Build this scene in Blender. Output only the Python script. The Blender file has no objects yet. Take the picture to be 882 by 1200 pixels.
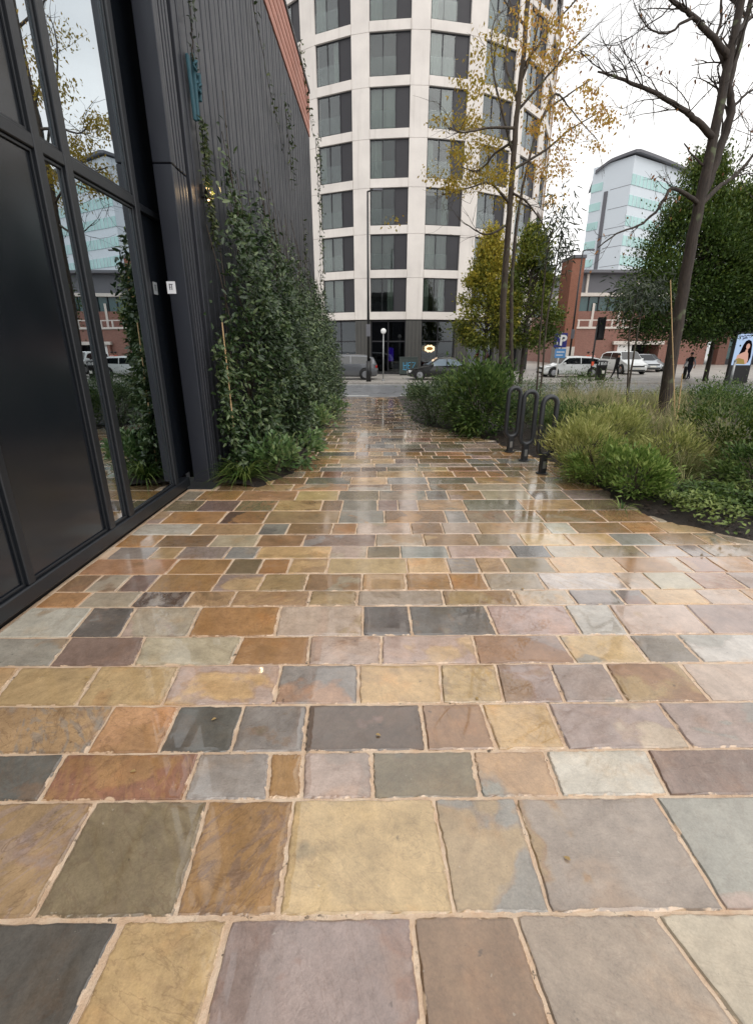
import bpy, bmesh, math, random
import numpy as np
from mathutils import Vector, Matrix

random.seed(7)
RNG = np.random.default_rng(11)
SC = bpy.context.scene
COL = SC.collection
R = math.radians

# ------------------------------------------------------------------ camera
F, PX, PY, H = 553.0, 441.0, 600.0, 1.5
TH, PS = R(19.3), R(0.29)
cam = bpy.data.cameras.new('camera')
cam.sensor_fit = 'VERTICAL'
cam.sensor_height = 24.0
cam.lens = 24.0 * F / 1200.0
cam.clip_start = 0.02
cam.clip_end = 3000
camo = bpy.data.objects.new('camera', cam)
camo.location = (0, 0, H)
camo.rotation_euler = (R(90) - TH, 0, PS)
COL.objects.link(camo)
SC.camera = camo

# ------------------------------------------------------------------ world, sun, exposure
SUN_EL, SUN_AZ = R(52), R(150)          # azimuth clockwise from +Y: high, behind the camera to the right
w = bpy.data.worlds.new('World')
SC.world = w
w.use_nodes = True
nt = w.node_tree
nt.nodes.clear()
def wn(t, **k):
    n = nt.nodes.new(t)
    for a, b in k.items():
        setattr(n, a, b)
    return n
sky = wn('ShaderNodeTexSky', sky_type='NISHITA', sun_disc=False, sun_elevation=SUN_EL, sun_rotation=SUN_AZ,
         air_density=1.0, dust_density=3.0, ozone_density=1.0)
hs = wn('ShaderNodeHueSaturation')
hs.inputs['Saturation'].default_value = 0.22
nt.links.new(sky.outputs[0], hs.inputs['Color'])
over = wn('ShaderNodeMix', data_type='RGBA')       # overcast: the blue sky behind an even white cloud layer
over.inputs['Factor'].default_value = 0.80
nt.links.new(hs.outputs[0], over.inputs['A'])
tc = wn('ShaderNodeTexCoord')
mp = wn('ShaderNodeMapping')
mp.inputs['Scale'].default_value = (1, 1, 3)
cn = wn('ShaderNodeTexNoise')
cn.inputs['Scale'].default_value = 1.6
cn.inputs['Detail'].default_value = 5
cr = wn('ShaderNodeValToRGB')
cr.color_ramp.elements[0].position = 0.28
cr.color_ramp.elements[1].position = 0.72
cr.color_ramp.elements[0].color = (5.0, 5.1, 5.3, 1)
cr.color_ramp.elements[1].color = (10.6, 10.4, 10.1, 1)
nt.links.new(tc.outputs['Generated'], mp.inputs[0])
nt.links.new(mp.outputs[0], cn.inputs['Vector'])
nt.links.new(cn.outputs[0], cr.inputs[0])
nt.links.new(cr.outputs[0], over.inputs['B'])
bg = wn('ShaderNodeBackground')
bg.inputs[1].default_value = 0.10
wo = wn('ShaderNodeOutputWorld')
nt.links.new(over.outputs['Result'], bg.inputs[0])
nt.links.new(bg.outputs[0], wo.inputs[0])

sl = bpy.data.lights.new('sun', 'SUN')
sl.energy = 0.7
sl.angle = R(75)
sl.color = (1.0, 0.96, 0.9)
so = bpy.data.objects.new('sun', sl)
sd = Vector((math.sin(SUN_AZ) * math.cos(SUN_EL), math.cos(SUN_AZ) * math.cos(SUN_EL), math.sin(SUN_EL)))
so.rotation_euler = sd.to_track_quat('Z', 'Y').to_euler()
so.location = sd * 60
COL.objects.link(so)

SC.view_settings.view_transform = 'Standard'
SC.view_settings.look = 'None'
SC.view_settings.gamma = 1
SC.view_settings.exposure = 0.76
SC.cycles.max_bounces = 8
SC.cycles.transparent_max_bounces = 12
SC.cycles.sample_clamp_indirect = 6

# ------------------------------------------------------------------ survey of the place: photo point -> point of the place
def ray(px, py):
    u, v = px - PX, py - PY
    a = F * math.cos(TH) - v * math.sin(TH)
    b = F * math.sin(TH) + v * math.cos(TH)
    return u * math.cos(PS) - a * math.sin(PS), u * math.sin(PS) + a * math.cos(PS), -b
def at(px, py, Y):
    x, y, z = ray(px, py)
    t = Y / y
    return Vector((x * t, Y, H + z * t))
def gp(px, py, z=0.0):
    x, y, d = ray(px, py)
    t = (z - H) / d
    return x * t, y * t
def gz(Y):                                # the path runs level, then gently down to the street
    Y = np.asarray(Y, float)
    r = np.where(Y < 9, 0.0, np.where(Y > 26, -0.6, -0.6 * (Y - 9) / 17))
    return r if r.ndim else float(r)

# ------------------------------------------------------------------ materials
def lin(c):
    return tuple(((x / 255) / 12.92 if x / 255 <= 0.04045 else ((x / 255 + 0.055) / 1.055) ** 2.4) for x in c)
def lin4(c, k=1.0):
    return tuple(v * k for v in lin(c)) + (1,)

class NT:
    def __init__(s, name):
        s.m = bpy.data.materials.new(name)
        s.m.use_nodes = True
        s.t = s.m.node_tree
        s.t.nodes.clear()
        s.out = s.t.nodes.new('ShaderNodeOutputMaterial')
    def n(s, t, ins=None, **k):
        n = s.t.nodes.new(t)
        for a, b in k.items():
            setattr(n, a, b)
        for a, b in (ins or {}).items():
            s.put(n.inputs[a], b)
        return n
    def put(s, sock, b):
        if isinstance(b, bpy.types.NodeSocket):
            s.t.links.new(b, sock)
        else:
            sock.default_value = b
    def math(s, op, a, b=0.0, c=None, clamp=False):
        n = s.n('ShaderNodeMath', operation=op, use_clamp=clamp)
        s.put(n.inputs[0], a)
        s.put(n.inputs[1], b)
        if c is not None:
            s.put(n.inputs[2], c)
        return n.outputs[0]
    def mix(s, f, a, b, mode='MIX'):
        n = s.n('ShaderNodeMix', data_type='RGBA', blend_type=mode)
        s.put(n.inputs['Factor'], f)
        s.put(n.inputs['A'], a)
        s.put(n.inputs['B'], b)
        return n.outputs['Result']
    def noise(s, vec, scale, detail=4, rough=0.55, dist=0.0):
        n = s.n('ShaderNodeTexNoise', {'Scale': scale, 'Detail': detail, 'Roughness': rough, 'Distortion': dist})
        if vec is not None:
            s.put(n.inputs['Vector'], vec)
        return n.outputs[0]
    def ramp(s, f, stops):
        n = s.n('ShaderNodeValToRGB')
        e = n.color_ramp.elements
        while len(e) < len(stops):
            e.new(0.5)
        for i, (p, c) in enumerate(stops):
            e[i].position = p
            e[i].color = c if len(c) == 4 else tuple(c) + (1,)
        s.put(n.inputs[0], f)
        return n.outputs[0]
    def smooth(s, f, a, b):
        n = s.n('ShaderNodeMapRange', {'From Min': a, 'From Max': b}, interpolation_type='SMOOTHSTEP')
        s.put(n.inputs[0], f)
        return n.outputs[0]
    def bump(s, h, strength=0.3, dist=0.01):
        n = s.n('ShaderNodeBump', {'Distance': dist})
        s.put(n.inputs['Strength'], strength)
        s.put(n.inputs['Height'], h)
        return n.outputs[0]
    def pos(s):
        return s.n('ShaderNodeNewGeometry').outputs['Position']
    def principled(s, **k):
        n = s.n('ShaderNodeBsdfPrincipled')
        for a, b in k.items():
            s.put(n.inputs[a.replace('_', ' ')], b)
        return n.outputs[0]
    def done(s, sh):
        s.t.links.new(sh, s.out.inputs['Surface'])
        return s.m

def plain(name, c, rough=0.5, metal=0.0, var=0.15, scale=3.0, bump=0.1, bscale=60.0, spec=0.5, emit=None, est=0.0):
    """an everyday surface: a base colour with dirt and a slightly uneven finish"""
    t = NT(name)
    p = t.pos()
    n1 = t.noise(p, scale, 5, 0.6)
    k = t.math('MULTIPLY_ADD', n1, 2 * var, 1 - var)
    c4 = lin4(c)
    col = t.mix(1.0, c4, t.n('ShaderNodeCombineColor', {0: k, 1: k, 2: k}).outputs[0], 'MULTIPLY')
    r = t.math('MULTIPLY_ADD', t.noise(p, scale * 2.3, 3), 0.24, rough - 0.12, clamp=True)
    kw = dict(Base_Color=col, Roughness=r, Metallic=metal, Specular_IOR_Level=spec)
    if bump:
        kw['Normal'] = t.bump(t.noise(p, bscale, 3), bump, 0.004)
    if emit:
        kw['Emission_Color'] = lin4(emit)
        kw['Emission_Strength'] = est
    return t.done(t.principled(**kw))

def glass(name, tint, base, edge, rough=0.0, tr=(0.7, 0.75, 0.75)):
    """thin sheet of coated glass: part mirror, the rest see-through"""
    t = NT(name)
    lw = t.n('ShaderNodeLayerWeight', {'Blend': 0.35})
    f = t.math('MULTIPLY_ADD', lw.outputs['Facing'], edge, base, clamp=True)
    g = t.n('ShaderNodeBsdfGlossy', {'Color': tint + (1,), 'Roughness': rough})
    g.inputs['Normal'].default_value = (0, 0, 0)
    p = t.pos()
    t.put(g.inputs['Normal'], t.bump(t.noise(p, 0.8, 2), 0.05, 0.02))
    tr = t.n('ShaderNodeBsdfTransparent', {'Color': tr + (1,)})
    mx = t.n('ShaderNodeMixShader')
    t.put(mx.inputs[0], f)
    t.put(mx.inputs[1], tr.outputs[0])
    t.put(mx.inputs[2], g.outputs[0])
    return t.done(mx.outputs[0])

def leafmat(name, cols, rough=0.5, trans=0.3, spec=0.3):
    """leaf colours picked leaf by leaf through the point attribute tint"""
    t = NT(name)
    a = t.n('ShaderNodeAttribute', attribute_name='tint')
    st = [(i / (len(cols) - 1), lin4(c)) for i, c in enumerate(cols)]
    c = t.ramp(a.outputs['Fac'], st)
    p = t.principled(Base_Color=c, Roughness=rough, Specular_IOR_Level=spec)
    d = t.n('ShaderNodeBsdfTranslucent')
    t.put(d.inputs[0], c)
    mx = t.n('ShaderNodeMixShader', {0: trans})
    t.put(mx.inputs[1], p)
    t.put(mx.inputs[2], d.outputs[0])
    return t.done(mx.outputs[0])

def stone_material():
    t = NT('wet_sandstone')
    c1 = t.n('ShaderNodeAttribute', attribute_name='tone_a').outputs['Color']
    c2 = t.n('ShaderNodeAttribute', attribute_name='tone_b').outputs['Color']
    par = t.n('ShaderNodeSeparateColor', {0: t.n('ShaderNodeAttribute', attribute_name='grain').outputs['Color']})
    streak, patch, seed = par.outputs[0], par.outputs[1], par.outputs[2]
    off = t.n('ShaderNodeCombineXYZ', {0: t.math('MULTIPLY', seed, 37.0), 1: t.math('MULTIPLY', seed, 91.0), 2: t.math('MULTIPLY', seed, 53.0)}).outputs[0]
    world = t.pos()
    p = t.n('ShaderNodeVectorMath', {0: world, 1: off}, operation='ADD').outputs[0]
    # rotated, stretched coordinates for the bedding grain
    rot = t.n('ShaderNodeVectorRotate', {'Vector': p, 'Angle': t.math('MULTIPLY', seed, 25.0)}, rotation_type='Z_AXIS').outputs[0]
    stretch = t.n('ShaderNodeVectorMath', {0: rot, 1: (2.2, 5.5, 1.0)}, operation='MULTIPLY').outputs[0]
    warp = t.noise(p, 2.4, 3, 0.5, 0.6)
    # the second tone of a stone: a ragged-edged area
    m1 = t.math('SUBTRACT', t.math('MULTIPLY_ADD', t.noise(p, 9.0, 5, 0.6), 0.22, warp), 0.11)
    thr = t.math('SUBTRACT', 0.76, t.math('MULTIPLY', patch, 0.42))
    area = t.math('MULTIPLY', t.smooth(t.math('SUBTRACT', m1, thr), -0.03, 0.045), t.math('MULTIPLY_ADD', patch, 0.6, 0.5, clamp=True))
    col = t.mix(area, c1, c2)
    # a thin rusty line where two tones meet
    line = t.math('SUBTRACT', 1.0, t.smooth(t.math('ABSOLUTE', t.math('SUBTRACT', m1, thr)), 0.0, 0.02))
    col = t.mix(t.math('MULTIPLY', line, t.math('MULTIPLY', patch, 0.35)), col, lin4((150, 100, 66)))
    # bedding bands
    band = t.noise(stretch, 2.0, 5, 0.6, 2.6)
    bm = t.math('MULTIPLY', t.smooth(band, 0.48, 0.60), t.math('MULTIPLY', streak, streak))
    col = t.mix(bm, col, c2)
    # mottling, cloudy blotches and fine sand grain
    blot = t.noise(p, 7.0, 6, 0.65)
    grain = t.noise(p, 150.0, 3, 0.7)
    med = t.noise(p, 34.0, 5, 0.7)
    k = t.math('ADD', t.math('MULTIPLY_ADD', blot, 0.95, 0.55), t.math('ADD', t.math('MULTIPLY_ADD', grain, 0.56, -0.28), t.math('MULTIPLY_ADD', med, 0.62, -0.31)))
    col = t.mix(1.0, col, t.n('ShaderNodeCombineColor', {0: k, 1: k, 2: k}).outputs[0], 'MULTIPLY')
    warm = t.smooth(t.noise(p, 3.6, 4, 0.6), 0.53, 0.72)
    col = t.mix(t.math('MULTIPLY', warm, 0.45), col, t.mix(1.0, col, (1.22, 0.96, 0.70, 1), 'MULTIPLY'))
    vn = t.math('ABSOLUTE', t.math('SUBTRACT', t.noise(stretch, 1.3, 5, 0.6, 1.8), 0.5))
    col = t.mix(t.math('MULTIPLY', t.math('SUBTRACT', 1.0, t.smooth(vn, 0.0, 0.018)), t.math('MULTIPLY_ADD', streak, 0.4, 0.08)), col, lin4((112, 84, 64)))
    swirl = t.smooth(t.noise(stretch, 0.9, 6, 0.65, 2.2), 0.38, 0.68)
    col = t.mix(t.math('MULTIPLY', swirl, 0.42), col, t.mix(1.0, col, (0.70, 0.66, 0.62, 1), 'MULTIPLY'))
    # dark weathered specks and smears
    spk = t.smooth(t.noise(p, 22.0, 3, 0.5), 0.70, 0.78)
    col = t.mix(t.math('MULTIPLY', spk, 0.55), col, lin4((58, 52, 48)))
    pit = t.smooth(t.noise(p, 75.0, 2, 0.5), 0.72, 0.8)
    col = t.mix(t.math('MULTIPLY', pit, 0.45), col, lin4((70, 60, 52)))
    lich = t.smooth(t.noise(p, 48.0, 2, 0.5), 0.74, 0.79)
    col = t.mix(t.math('MULTIPLY', lich, 0.35), col, lin4((205, 196, 180)))
    # gap shadow painted as a dark rim on each stone, plus lapped mortar
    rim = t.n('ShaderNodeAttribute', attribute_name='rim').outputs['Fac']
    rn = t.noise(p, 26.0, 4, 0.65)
    rim_shade = t.smooth(t.math('ADD', rim, t.math('MULTIPLY_ADD', rn, 1.3, -0.65)), 0.55, 0.95)
    col = t.mix(t.math('MULTIPLY', rim_shade, 0.40), col, t.mix(1.0, col, (0.42, 0.38, 0.36, 1), 'MULTIPLY'))
    lap = t.smooth(t.math('ADD', rim, t.math('MULTIPLY_ADD', t.noise(p, 13.0, 4, 0.7), 1.6, -0.8)), 0.98, 1.12)
    col = t.mix(t.math('MULTIPLY', lap, 0.8), col, lin4((226, 196, 164)))
    # water lying on the stones: smooth film in hollows, merely damp elsewhere
    wet = t.smooth(t.math('ADD', t.noise(world, 0.9, 4, 0.55), t.math('MULTIPLY_ADD', t.noise(p, 4.5, 4, 0.6), 0.5, -0.25)), 0.30, 0.50)
    pool = t.smooth(t.math('ADD', t.noise(world, 1.7, 3, 0.5), t.math('MULTIPLY_ADD', t.noise(world, 7.0, 3, 0.6), 0.25, -0.125)), 0.50, 0.57)
    rough = t.math('SUBTRACT', t.math('MULTIPLY_ADD', t.noise(p, 60.0, 3), 0.16, 0.29), t.math('MULTIPLY', wet, 0.25))
    rough = t.math('MULTIPLY', rough, t.math('MULTIPLY_ADD', pool, -0.82, 1.0), clamp=True)
    col = t.mix(t.math('MULTIPLY', wet, 0.22), col, t.mix(1.0, col, (0.62, 0.58, 0.55, 1), 'MULTIPLY'))
    h = t.math('ADD', t.math('MULTIPLY', t.noise(p, 11.0, 6, 0.62, 0.8), 1.3), t.math('ADD', t.math('MULTIPLY', med, 0.55), t.math('MULTIPLY', grain, 0.35)))
    tx = t.math('MULTIPLY', t.noise(p, 3.2, 4, 0.55, 0.5), 9.0)
    cleft = t.math('ADD', t.math('FLOOR', tx), t.smooth(t.math('FRACT', tx), 0.0, 0.16))
    h = t.math('ADD', h, t.math('MULTIPLY', cleft, t.math('MULTIPLY_ADD', streak, 0.30, 0.05)))
    bs = t.math('MULTIPLY', t.math('MULTIPLY_ADD', wet, -0.42, 0.66), t.math('MULTIPLY_ADD', pool, -0.88, 1.0))
    nrm = t.bump(h, bs, 0.008)
    # the film of rain water on top, smoother than the stone beneath it
    ch = t.math('ADD', t.noise(p, 5.0, 2, 0.5), t.math('MULTIPLY', t.noise(p, 38.0, 3, 0.6), 0.10))
    cnrm = t.bump(ch, t.math('MULTIPLY_ADD', pool, -0.08, t.math('MULTIPLY_ADD', wet, -0.07, 0.15)), 0.006)
    cw = t.math('MULTIPLY_ADD', wet, 0.45, 0.55, clamp=True)
    crgh = t.math('MULTIPLY_ADD', pool, -0.03, t.math('MULTIPLY_ADD', wet, -0.11, t.math('MULTIPLY_ADD', rim, 0.16, 0.14)), clamp=True)
    return t.done(t.principled(Base_Color=col, Roughness=rough, Normal=nrm, Specular_IOR_Level=0.4, IOR=1.42, Coat_Weight=cw, Coat_Roughness=crgh, Coat_IOR=1.75, Coat_Normal=cnrm))

def mortar_material():
    t = NT('peach_mortar')
    p = t.pos()
    c = t.ramp(t.noise(p, 11, 5, 0.65), [(0.22, lin4((168, 134, 108))), (0.38, lin4((222, 188, 156))), (0.7, lin4((244, 222, 196)))])
    damp = t.smooth(t.noise(p, 2.6, 5, 0.65), 0.46, 0.66)
    c = t.mix(t.math('MULTIPLY', damp, 0.3), c, lin4((160, 128, 102)))
    c = t.mix(t.smooth(t.noise(p, 26, 4, 0.7), 0.60, 0.70), c, lin4((84, 72, 60)))
    c = t.mix(t.math('MULTIPLY', t.smooth(t.noise(p, 6.5, 4, 0.7), 0.64, 0.72), 0.7), c, lin4((84, 86, 56)))
    c = t.mix(t.math('MULTIPLY', t.noise(p, 260, 2, 0.7), 0.28), c, lin4((140, 116, 92)))
    return t.done(t.principled(Base_Color=c, Roughness=0.5, Normal=t.bump(t.noise(p, 120, 4, 0.75), 0.8, 0.006), Coat_Weight=0.5, Coat_Roughness=0.3, Coat_IOR=1.4,
                               Coat_Normal=t.bump(t.noise(p, 14, 3), 0.2, 0.006)))

def ground_material(name, dark, light, scale, rough=0.35, bump=0.5):
    t = NT(name)
    p = t.pos()
    c = t.ramp(t.noise(p, scale, 6, 0.65), [(0.3, lin4(dark)), (0.7, lin4(light))])
    c = t.mix(t.math('MULTIPLY', t.noise(p, scale * 40, 2, 0.7), 0.35), c, lin4(dark))
    r = t.math('MULTIPLY_ADD', t.noise(p, 0.7, 4), 0.5, rough - 0.25, clamp=True)
    return t.done(t.principled(Base_Color=c, Roughness=r, Normal=t.bump(t.noise(p, 90, 4, 0.7), bump, 0.008)))

def soil_material():
    t = NT('wet_soil')
    p = t.pos()
    c = t.ramp(t.noise(p, 14, 6, 0.7), [(0.3, lin4((24, 19, 16))), (0.6, lin4((52, 42, 35))), (0.8, lin4((80, 64, 50)))])
    return t.done(t.principled(Base_Color=c, Roughness=0.6, Normal=t.bump(t.noise(p, 45, 5, 0.75), 1.0, 0.03)))

def bark_material(name, dark, light):
    t = NT(name)
    p = t.pos()
    s = t.n('ShaderNodeVectorMath', {0: p, 1: (22, 22, 4)}, operation='MULTIPLY').outputs[0]
    n1 = t.noise(s, 1.6, 6, 0.7)
    c = t.ramp(n1, [(0.3, lin4(dark)), (0.7, lin4(light))])
    c = t.mix(t.smooth(t.noise(p, 5, 4), 0.58, 0.7), c, lin4((92, 98, 72)))
    return t.done(t.principled(Base_Color=c, Roughness=0.75, Normal=t.bump(n1, 0.7, 0.02)))

def brick_material(name, a, b, mortar, scale=1.0):
    t = NT(name)
    g = t.n('ShaderNodeNewGeometry')
    sp = t.n('ShaderNodeSeparateXYZ', {0: g.outputs['Position']})
    v = t.n('ShaderNodeCombineXYZ', {0: t.math('ADD', sp.outputs[0], sp.outputs[1]), 1: sp.outputs[2], 2: 0.0}).outputs[0]
    bt = t.n('ShaderNodeTexBrick', {'Color1': lin4(a), 'Color2': lin4(b), 'Mortar': lin4(mortar), 'Scale': scale, 'Mortar Size': 0.008,
                                    'Brick Width': 0.225, 'Row Height': 0.075, 'Vector': v})
    c = t.mix(t.math('MULTIPLY', t.noise(g.outputs['Position'], 0.5, 5), 0.4), bt.outputs['Color'], lin4(tuple(int(x * 0.7) for x in a)))
    return t.done(t.principled(Base_Color=c, Roughness=0.8))

M = {}
M['stone'] = stone_material()
M['mortar'] = mortar_material()
M['soil'] = soil_material()
M['chip'] = plain('bark_chip', (52, 38, 28), 0.6, var=0.35, scale=20)
M['tarmac'] = ground_material('wet_tarmac', (92, 94, 97), (132, 134, 138), 1.2, 0.32)
M['pave'] = ground_material('pale_paving', (140, 136, 130), (182, 176, 168), 0.8, 0.4)
M['kerbm'] = ground_material('kerb_granite', (120, 116, 112), (170, 165, 158), 3.0, 0.45)
M['linepaint'] = plain('road_paint', (226, 226, 222), 0.5, var=0.12, scale=5)
M['frame'] = plain('black_aluminium', (28, 31, 36), 0.38, 0.0, var=0.12, scale=2, bump=0.03, spec=0.5)
M['clad'] = plain('charcoal_cladding', (55, 57, 64), 0.42, 0.15, var=0.22, scale=1.3, bump=0.05, spec=0.5)
M['clad2'] = plain('charcoal_cladding_fin', (38, 40, 45), 0.40, 0.15, var=0.2, scale=1.5, bump=0.05, spec=0.5)
M['pier'] = plain('navy_black_metal', (36, 39, 48), 0.40, 0.1, var=0.12, scale=1.1, bump=0.03)
M['darkpanel'] = plain('smoked_panel', (24, 28, 34), 0.17, 0.0, var=0.25, scale=0.9, bump=0.0, spec=0.6)
M['room'] = plain('dark_room', (30, 30, 32), 0.7)
M['copper'] = plain('copper_board', (188, 122, 100), 0.42, 0.25, var=0.25, scale=4, bump=0.15, bscale=20)
M['glass'] = glass('coated_glass', (0.86, 0.93, 0.98), 0.34, 0.62, 0.0, (0.32, 0.36, 0.38))
M['pane'] = glass('window_glass', (0.92, 0.95, 0.96), 0.05, 0.42, 0.0, (0.74, 0.76, 0.75))
M['railglass'] = glass('rail_glass', (0.92, 0.95, 0.96), 0.03, 0.3, 0.0, (0.86, 0.88, 0.87))
M['darkglass'] = glass('shop_glass', (0.8, 0.85, 0.88), 0.07, 0.45, 0.0, (0.4, 0.42, 0.44))
def precast_material():
    t = NT('pale_precast')
    p = t.pos()
    st_ = t.n('ShaderNodeVectorMath', {0: p, 1: (2.6, 2.6, .16)}, operation='MULTIPLY').outputs[0]
    run = t.smooth(t.noise(st_, 1.0, 5, 0.6), 0.52, 0.75)
    c = t.ramp(t.noise(p, 0.5, 5, 0.6), [(0.3, lin4((212, 205, 199))), (0.7, lin4((230, 223, 216)))])
    c = t.mix(t.math('MULTIPLY', run, 0.35), c, lin4((176, 168, 160)))
    return t.done(t.principled(Base_Color=c, Roughness=0.65, Normal=t.bump(t.noise(p, 30, 4), 0.1, 0.01)))
M['precast'] = precast_material()
M['winframe'] = plain('graphite_window_frame', (44, 44, 48), 0.4, 0.2, var=0.1)
M['infill'] = plain('graphite_infill', (50, 49, 53), 0.45, 0.2, var=0.12, scale=1)
M['curtain2'] = plain('grey_blind', (112, 120, 118), 0.9, var=0.2, scale=1)
M['curtain'] = plain('pale_curtain', (156, 166, 159), 0.9, var=0.1, scale=2)
M['darkwall'] = plain('dark_interior', (40, 42, 44), 0.8)
M['shopgrey'] = plain('grey_shopfront_pier', (74, 73, 70), 0.55, var=0.14, scale=1.2)
M['fin'] = plain('brown_fin', (150, 130, 112), 0.5, var=0.2, scale=1)
M['brick'] = brick_material('red_brick', (146, 98, 86), (128, 82, 72), (150, 132, 120))
M['brick2'] = brick_material('terracotta_brick', (150, 92, 70), (134, 78, 58), (150, 122, 104))
M['brick3'] = brick_material('brown_brick', (116, 74, 60), (98, 62, 52), (120, 100, 90))
M['roofgrey'] = plain('grey_roof_panel', (98, 98, 104), 0.5, var=0.12, scale=0.4)
M['tealglass'] = plain('teal_glazing', (168, 204, 202), 0.22, var=0.3, scale=0.35, bump=0.0, spec=0.7)
M['stripglass'] = plain('dark_teal_glazing', (56, 84, 86), 0.15, var=0.35, scale=0.3, bump=0.0, spec=0.7)
M['hospwhite'] = plain('white_panel', (206, 214, 221), 0.5, var=0.05, scale=0.2, bump=0)
M['coping'] = plain('pale_coping', (206, 198, 190), 0.6)
M['black'] = plain('black_paint', (20, 20, 22), 0.35, var=0.1, bump=0.05)
M['rackm'] = plain('charcoal_powder_coat', (48, 50, 54), 0.38, 0.1, var=0.15, scale=8, bump=0.06, bscale=200)
M['steel'] = plain('galvanised_post', (150, 152, 152), 0.4, 0.6, var=0.15, scale=6)
M['white'] = plain('white_plastic', (236, 236, 234), 0.4, var=0.05)
M['paper'] = plain('white_notice', (236, 238, 242), 0.5, var=0.03, bump=0)
M['papergrey'] = plain('grey_notice', (150, 156, 160), 0.4, var=0.05, bump=0)
M['ink'] = plain('grey_print', (120, 122, 130), 0.6, var=0.1, bump=0)
M['ink2'] = plain('dark_print', (92, 98, 102), 0.6, var=0.1, bump=0)
M['teal'] = plain('teal_webbing', (44, 84, 96), 0.7, var=0.3, scale=25, bump=0.4, bscale=120)
M['cane'] = plain('bamboo_cane', (188, 158, 116), 0.6, var=0.2, scale=20)
M['bark'] = bark_material('dark_wet_bark', (32, 27, 24), (70, 58, 49))
M['bark2'] = bark_material('grey_brown_bark', (46, 39, 33), (88, 76, 63))
M['tyre'] = plain('tyre_rubber', (24, 24, 25), 0.7)
M['rim'] = plain('alloy_rim', (150, 152, 156), 0.3, 0.8)
M['carglass'] = plain('car_glass', (26, 30, 34), 0.05, var=0.1, bump=0.0, spec=0.8)
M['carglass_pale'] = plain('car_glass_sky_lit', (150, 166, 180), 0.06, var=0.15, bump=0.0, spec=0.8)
def paint(name, c, metal=0.3):
    t = NT(name)
    return t.done(t.principled(Base_Color=lin4(c), Roughness=0.3, Metallic=metal, Coat_Weight=0.8, Coat_Roughness=0.04))
M['paint_grey'] = paint('grey_car_paint', (92, 95, 100), 0.4)
M['paint_black'] = paint('black_car_paint', (24, 27, 28))
M['paint_white'] = paint('white_car_paint', (226, 230, 230), 0.0)
M['paint_silver'] = paint('silver_car_paint', (168, 174, 180), 0.5)
M['lampred'] = plain('red_lamp_lens', (150, 24, 20), 0.2, bump=0)
M['lampclear'] = plain('clear_lamp_lens', (210, 214, 216), 0.15, bump=0)
M['plate'] = plain('number_plate', (222, 220, 210), 0.5, bump=0)
M['bluesign'] = plain('blue_sign', (34, 40, 120), 0.45, var=0.06, bump=0)
M['bluesign2'] = plain('light_blue_sign', (84, 140, 196), 0.45, var=0.06, bump=0)
M['graffiti'] = plain('cyan_spray_paint', (80, 170, 214), 0.6, var=0.25, scale=6, bump=0)
M['cabinet'] = plain('green_grey_cabinet', (56, 66, 64), 0.5, var=0.15)
M['skin'] = plain('skin', (196, 146, 120), 0.5, var=0.08, bump=0)
M['hair'] = plain('dark_hair', (30, 22, 20), 0.5, var=0.3, scale=40)
M['jacket_black'] = plain('black_cloth', (26, 26, 30), 0.85, var=0.2, scale=12)
M['cloth_grey'] = plain('grey_cloth', (150, 152, 160), 0.85, var=0.2, scale=12)
M['cloth_navy'] = plain('navy_cloth', (34, 38, 56), 0.85, var=0.2, scale=12)
M['cloth_orange'] = plain('orange_red_cloth', (214, 84, 54), 0.8, var=0.15, scale=12)
M['cloth_pink'] = plain('pink_cloth', (222, 160, 150), 0.8, var=0.15, scale=12)
M['shoe'] = plain('shoe', (40, 38, 38), 0.6)
def glow(name, c, s):
    t = NT(name)
    e = t.n('ShaderNodeEmission', {'Color': lin4(c), 'Strength': s})
    return t.done(e.outputs[0])
M['neon'] = glow('warm_neon', (255, 220, 176), 1.1)
M['neondim'] = glow('amber_sign_face', (150, 100, 40), 0.7)
M['bulb'] = glow('warm_bulb', (255, 200, 140), 6)
M['purple'] = glow('violet_screen', (70, 40, 190), 0.5)
M['shoplight'] = glow('shop_downlight', (255, 220, 180), 1.2)
M['screenblue'] = glow('screen_pale_blue', (186, 208, 240), 0.55)
M['screenhair'] = glow('screen_dark_hair', (22, 16, 18), 0.4)
M['screenskin'] = glow('screen_skin', (226, 176, 158), 0.5)
M['screengold'] = glow('screen_gold', (186, 160, 96), 0.4)
M['screenink'] = glow('screen_ink', (40, 44, 70), 0.6)

# leaf palettes
M['l_climb'] = leafmat('climber_leaf', [(32, 48, 30), (50, 70, 40), (72, 92, 54), (118, 132, 92)], 0.34, 0.2, 0.5)
M['l_vine'] = leafmat('vine_leaf', [(36, 48, 28), (62, 78, 42), (98, 106, 66)], 0.35, 0.2)
M['l_strap'] = leafmat('strap_leaf', [(44, 70, 30), (84, 110, 50), (140, 154, 86)], 0.4, 0.25)
M['l_varieg'] = leafmat('broad_leaf', [(62, 90, 52), (100, 128, 76), (158, 170, 118)], 0.34, 0.2, 0.55)
M['l_shrub'] = leafmat('shrub_leaf', [(46, 66, 32), (76, 102, 48), (122, 140, 78)], 0.5)
M['l_shrub2'] = leafmat('grey_green_leaf', [(54, 70, 50), (86, 106, 72), (132, 146, 106)], 0.5)
M['l_bright'] = leafmat('bright_leaf', [(76, 104, 46), (114, 140, 66), (166, 182, 106)], 0.4, 0.3)
M['l_lime'] = leafmat('lime_feathery_leaf', [(106, 122, 62), (158, 162, 92), (206, 202, 138)], 0.5, 0.35)
M['l_grass'] = leafmat('meadow_blade', [(84, 100, 54), (130, 136, 84), (182, 176, 128)], 0.55, 0.3)
M['l_straw'] = leafmat('straw_blade', [(140, 124, 88), (176, 160, 122), (204, 192, 160)], 0.6, 0.3)
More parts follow.
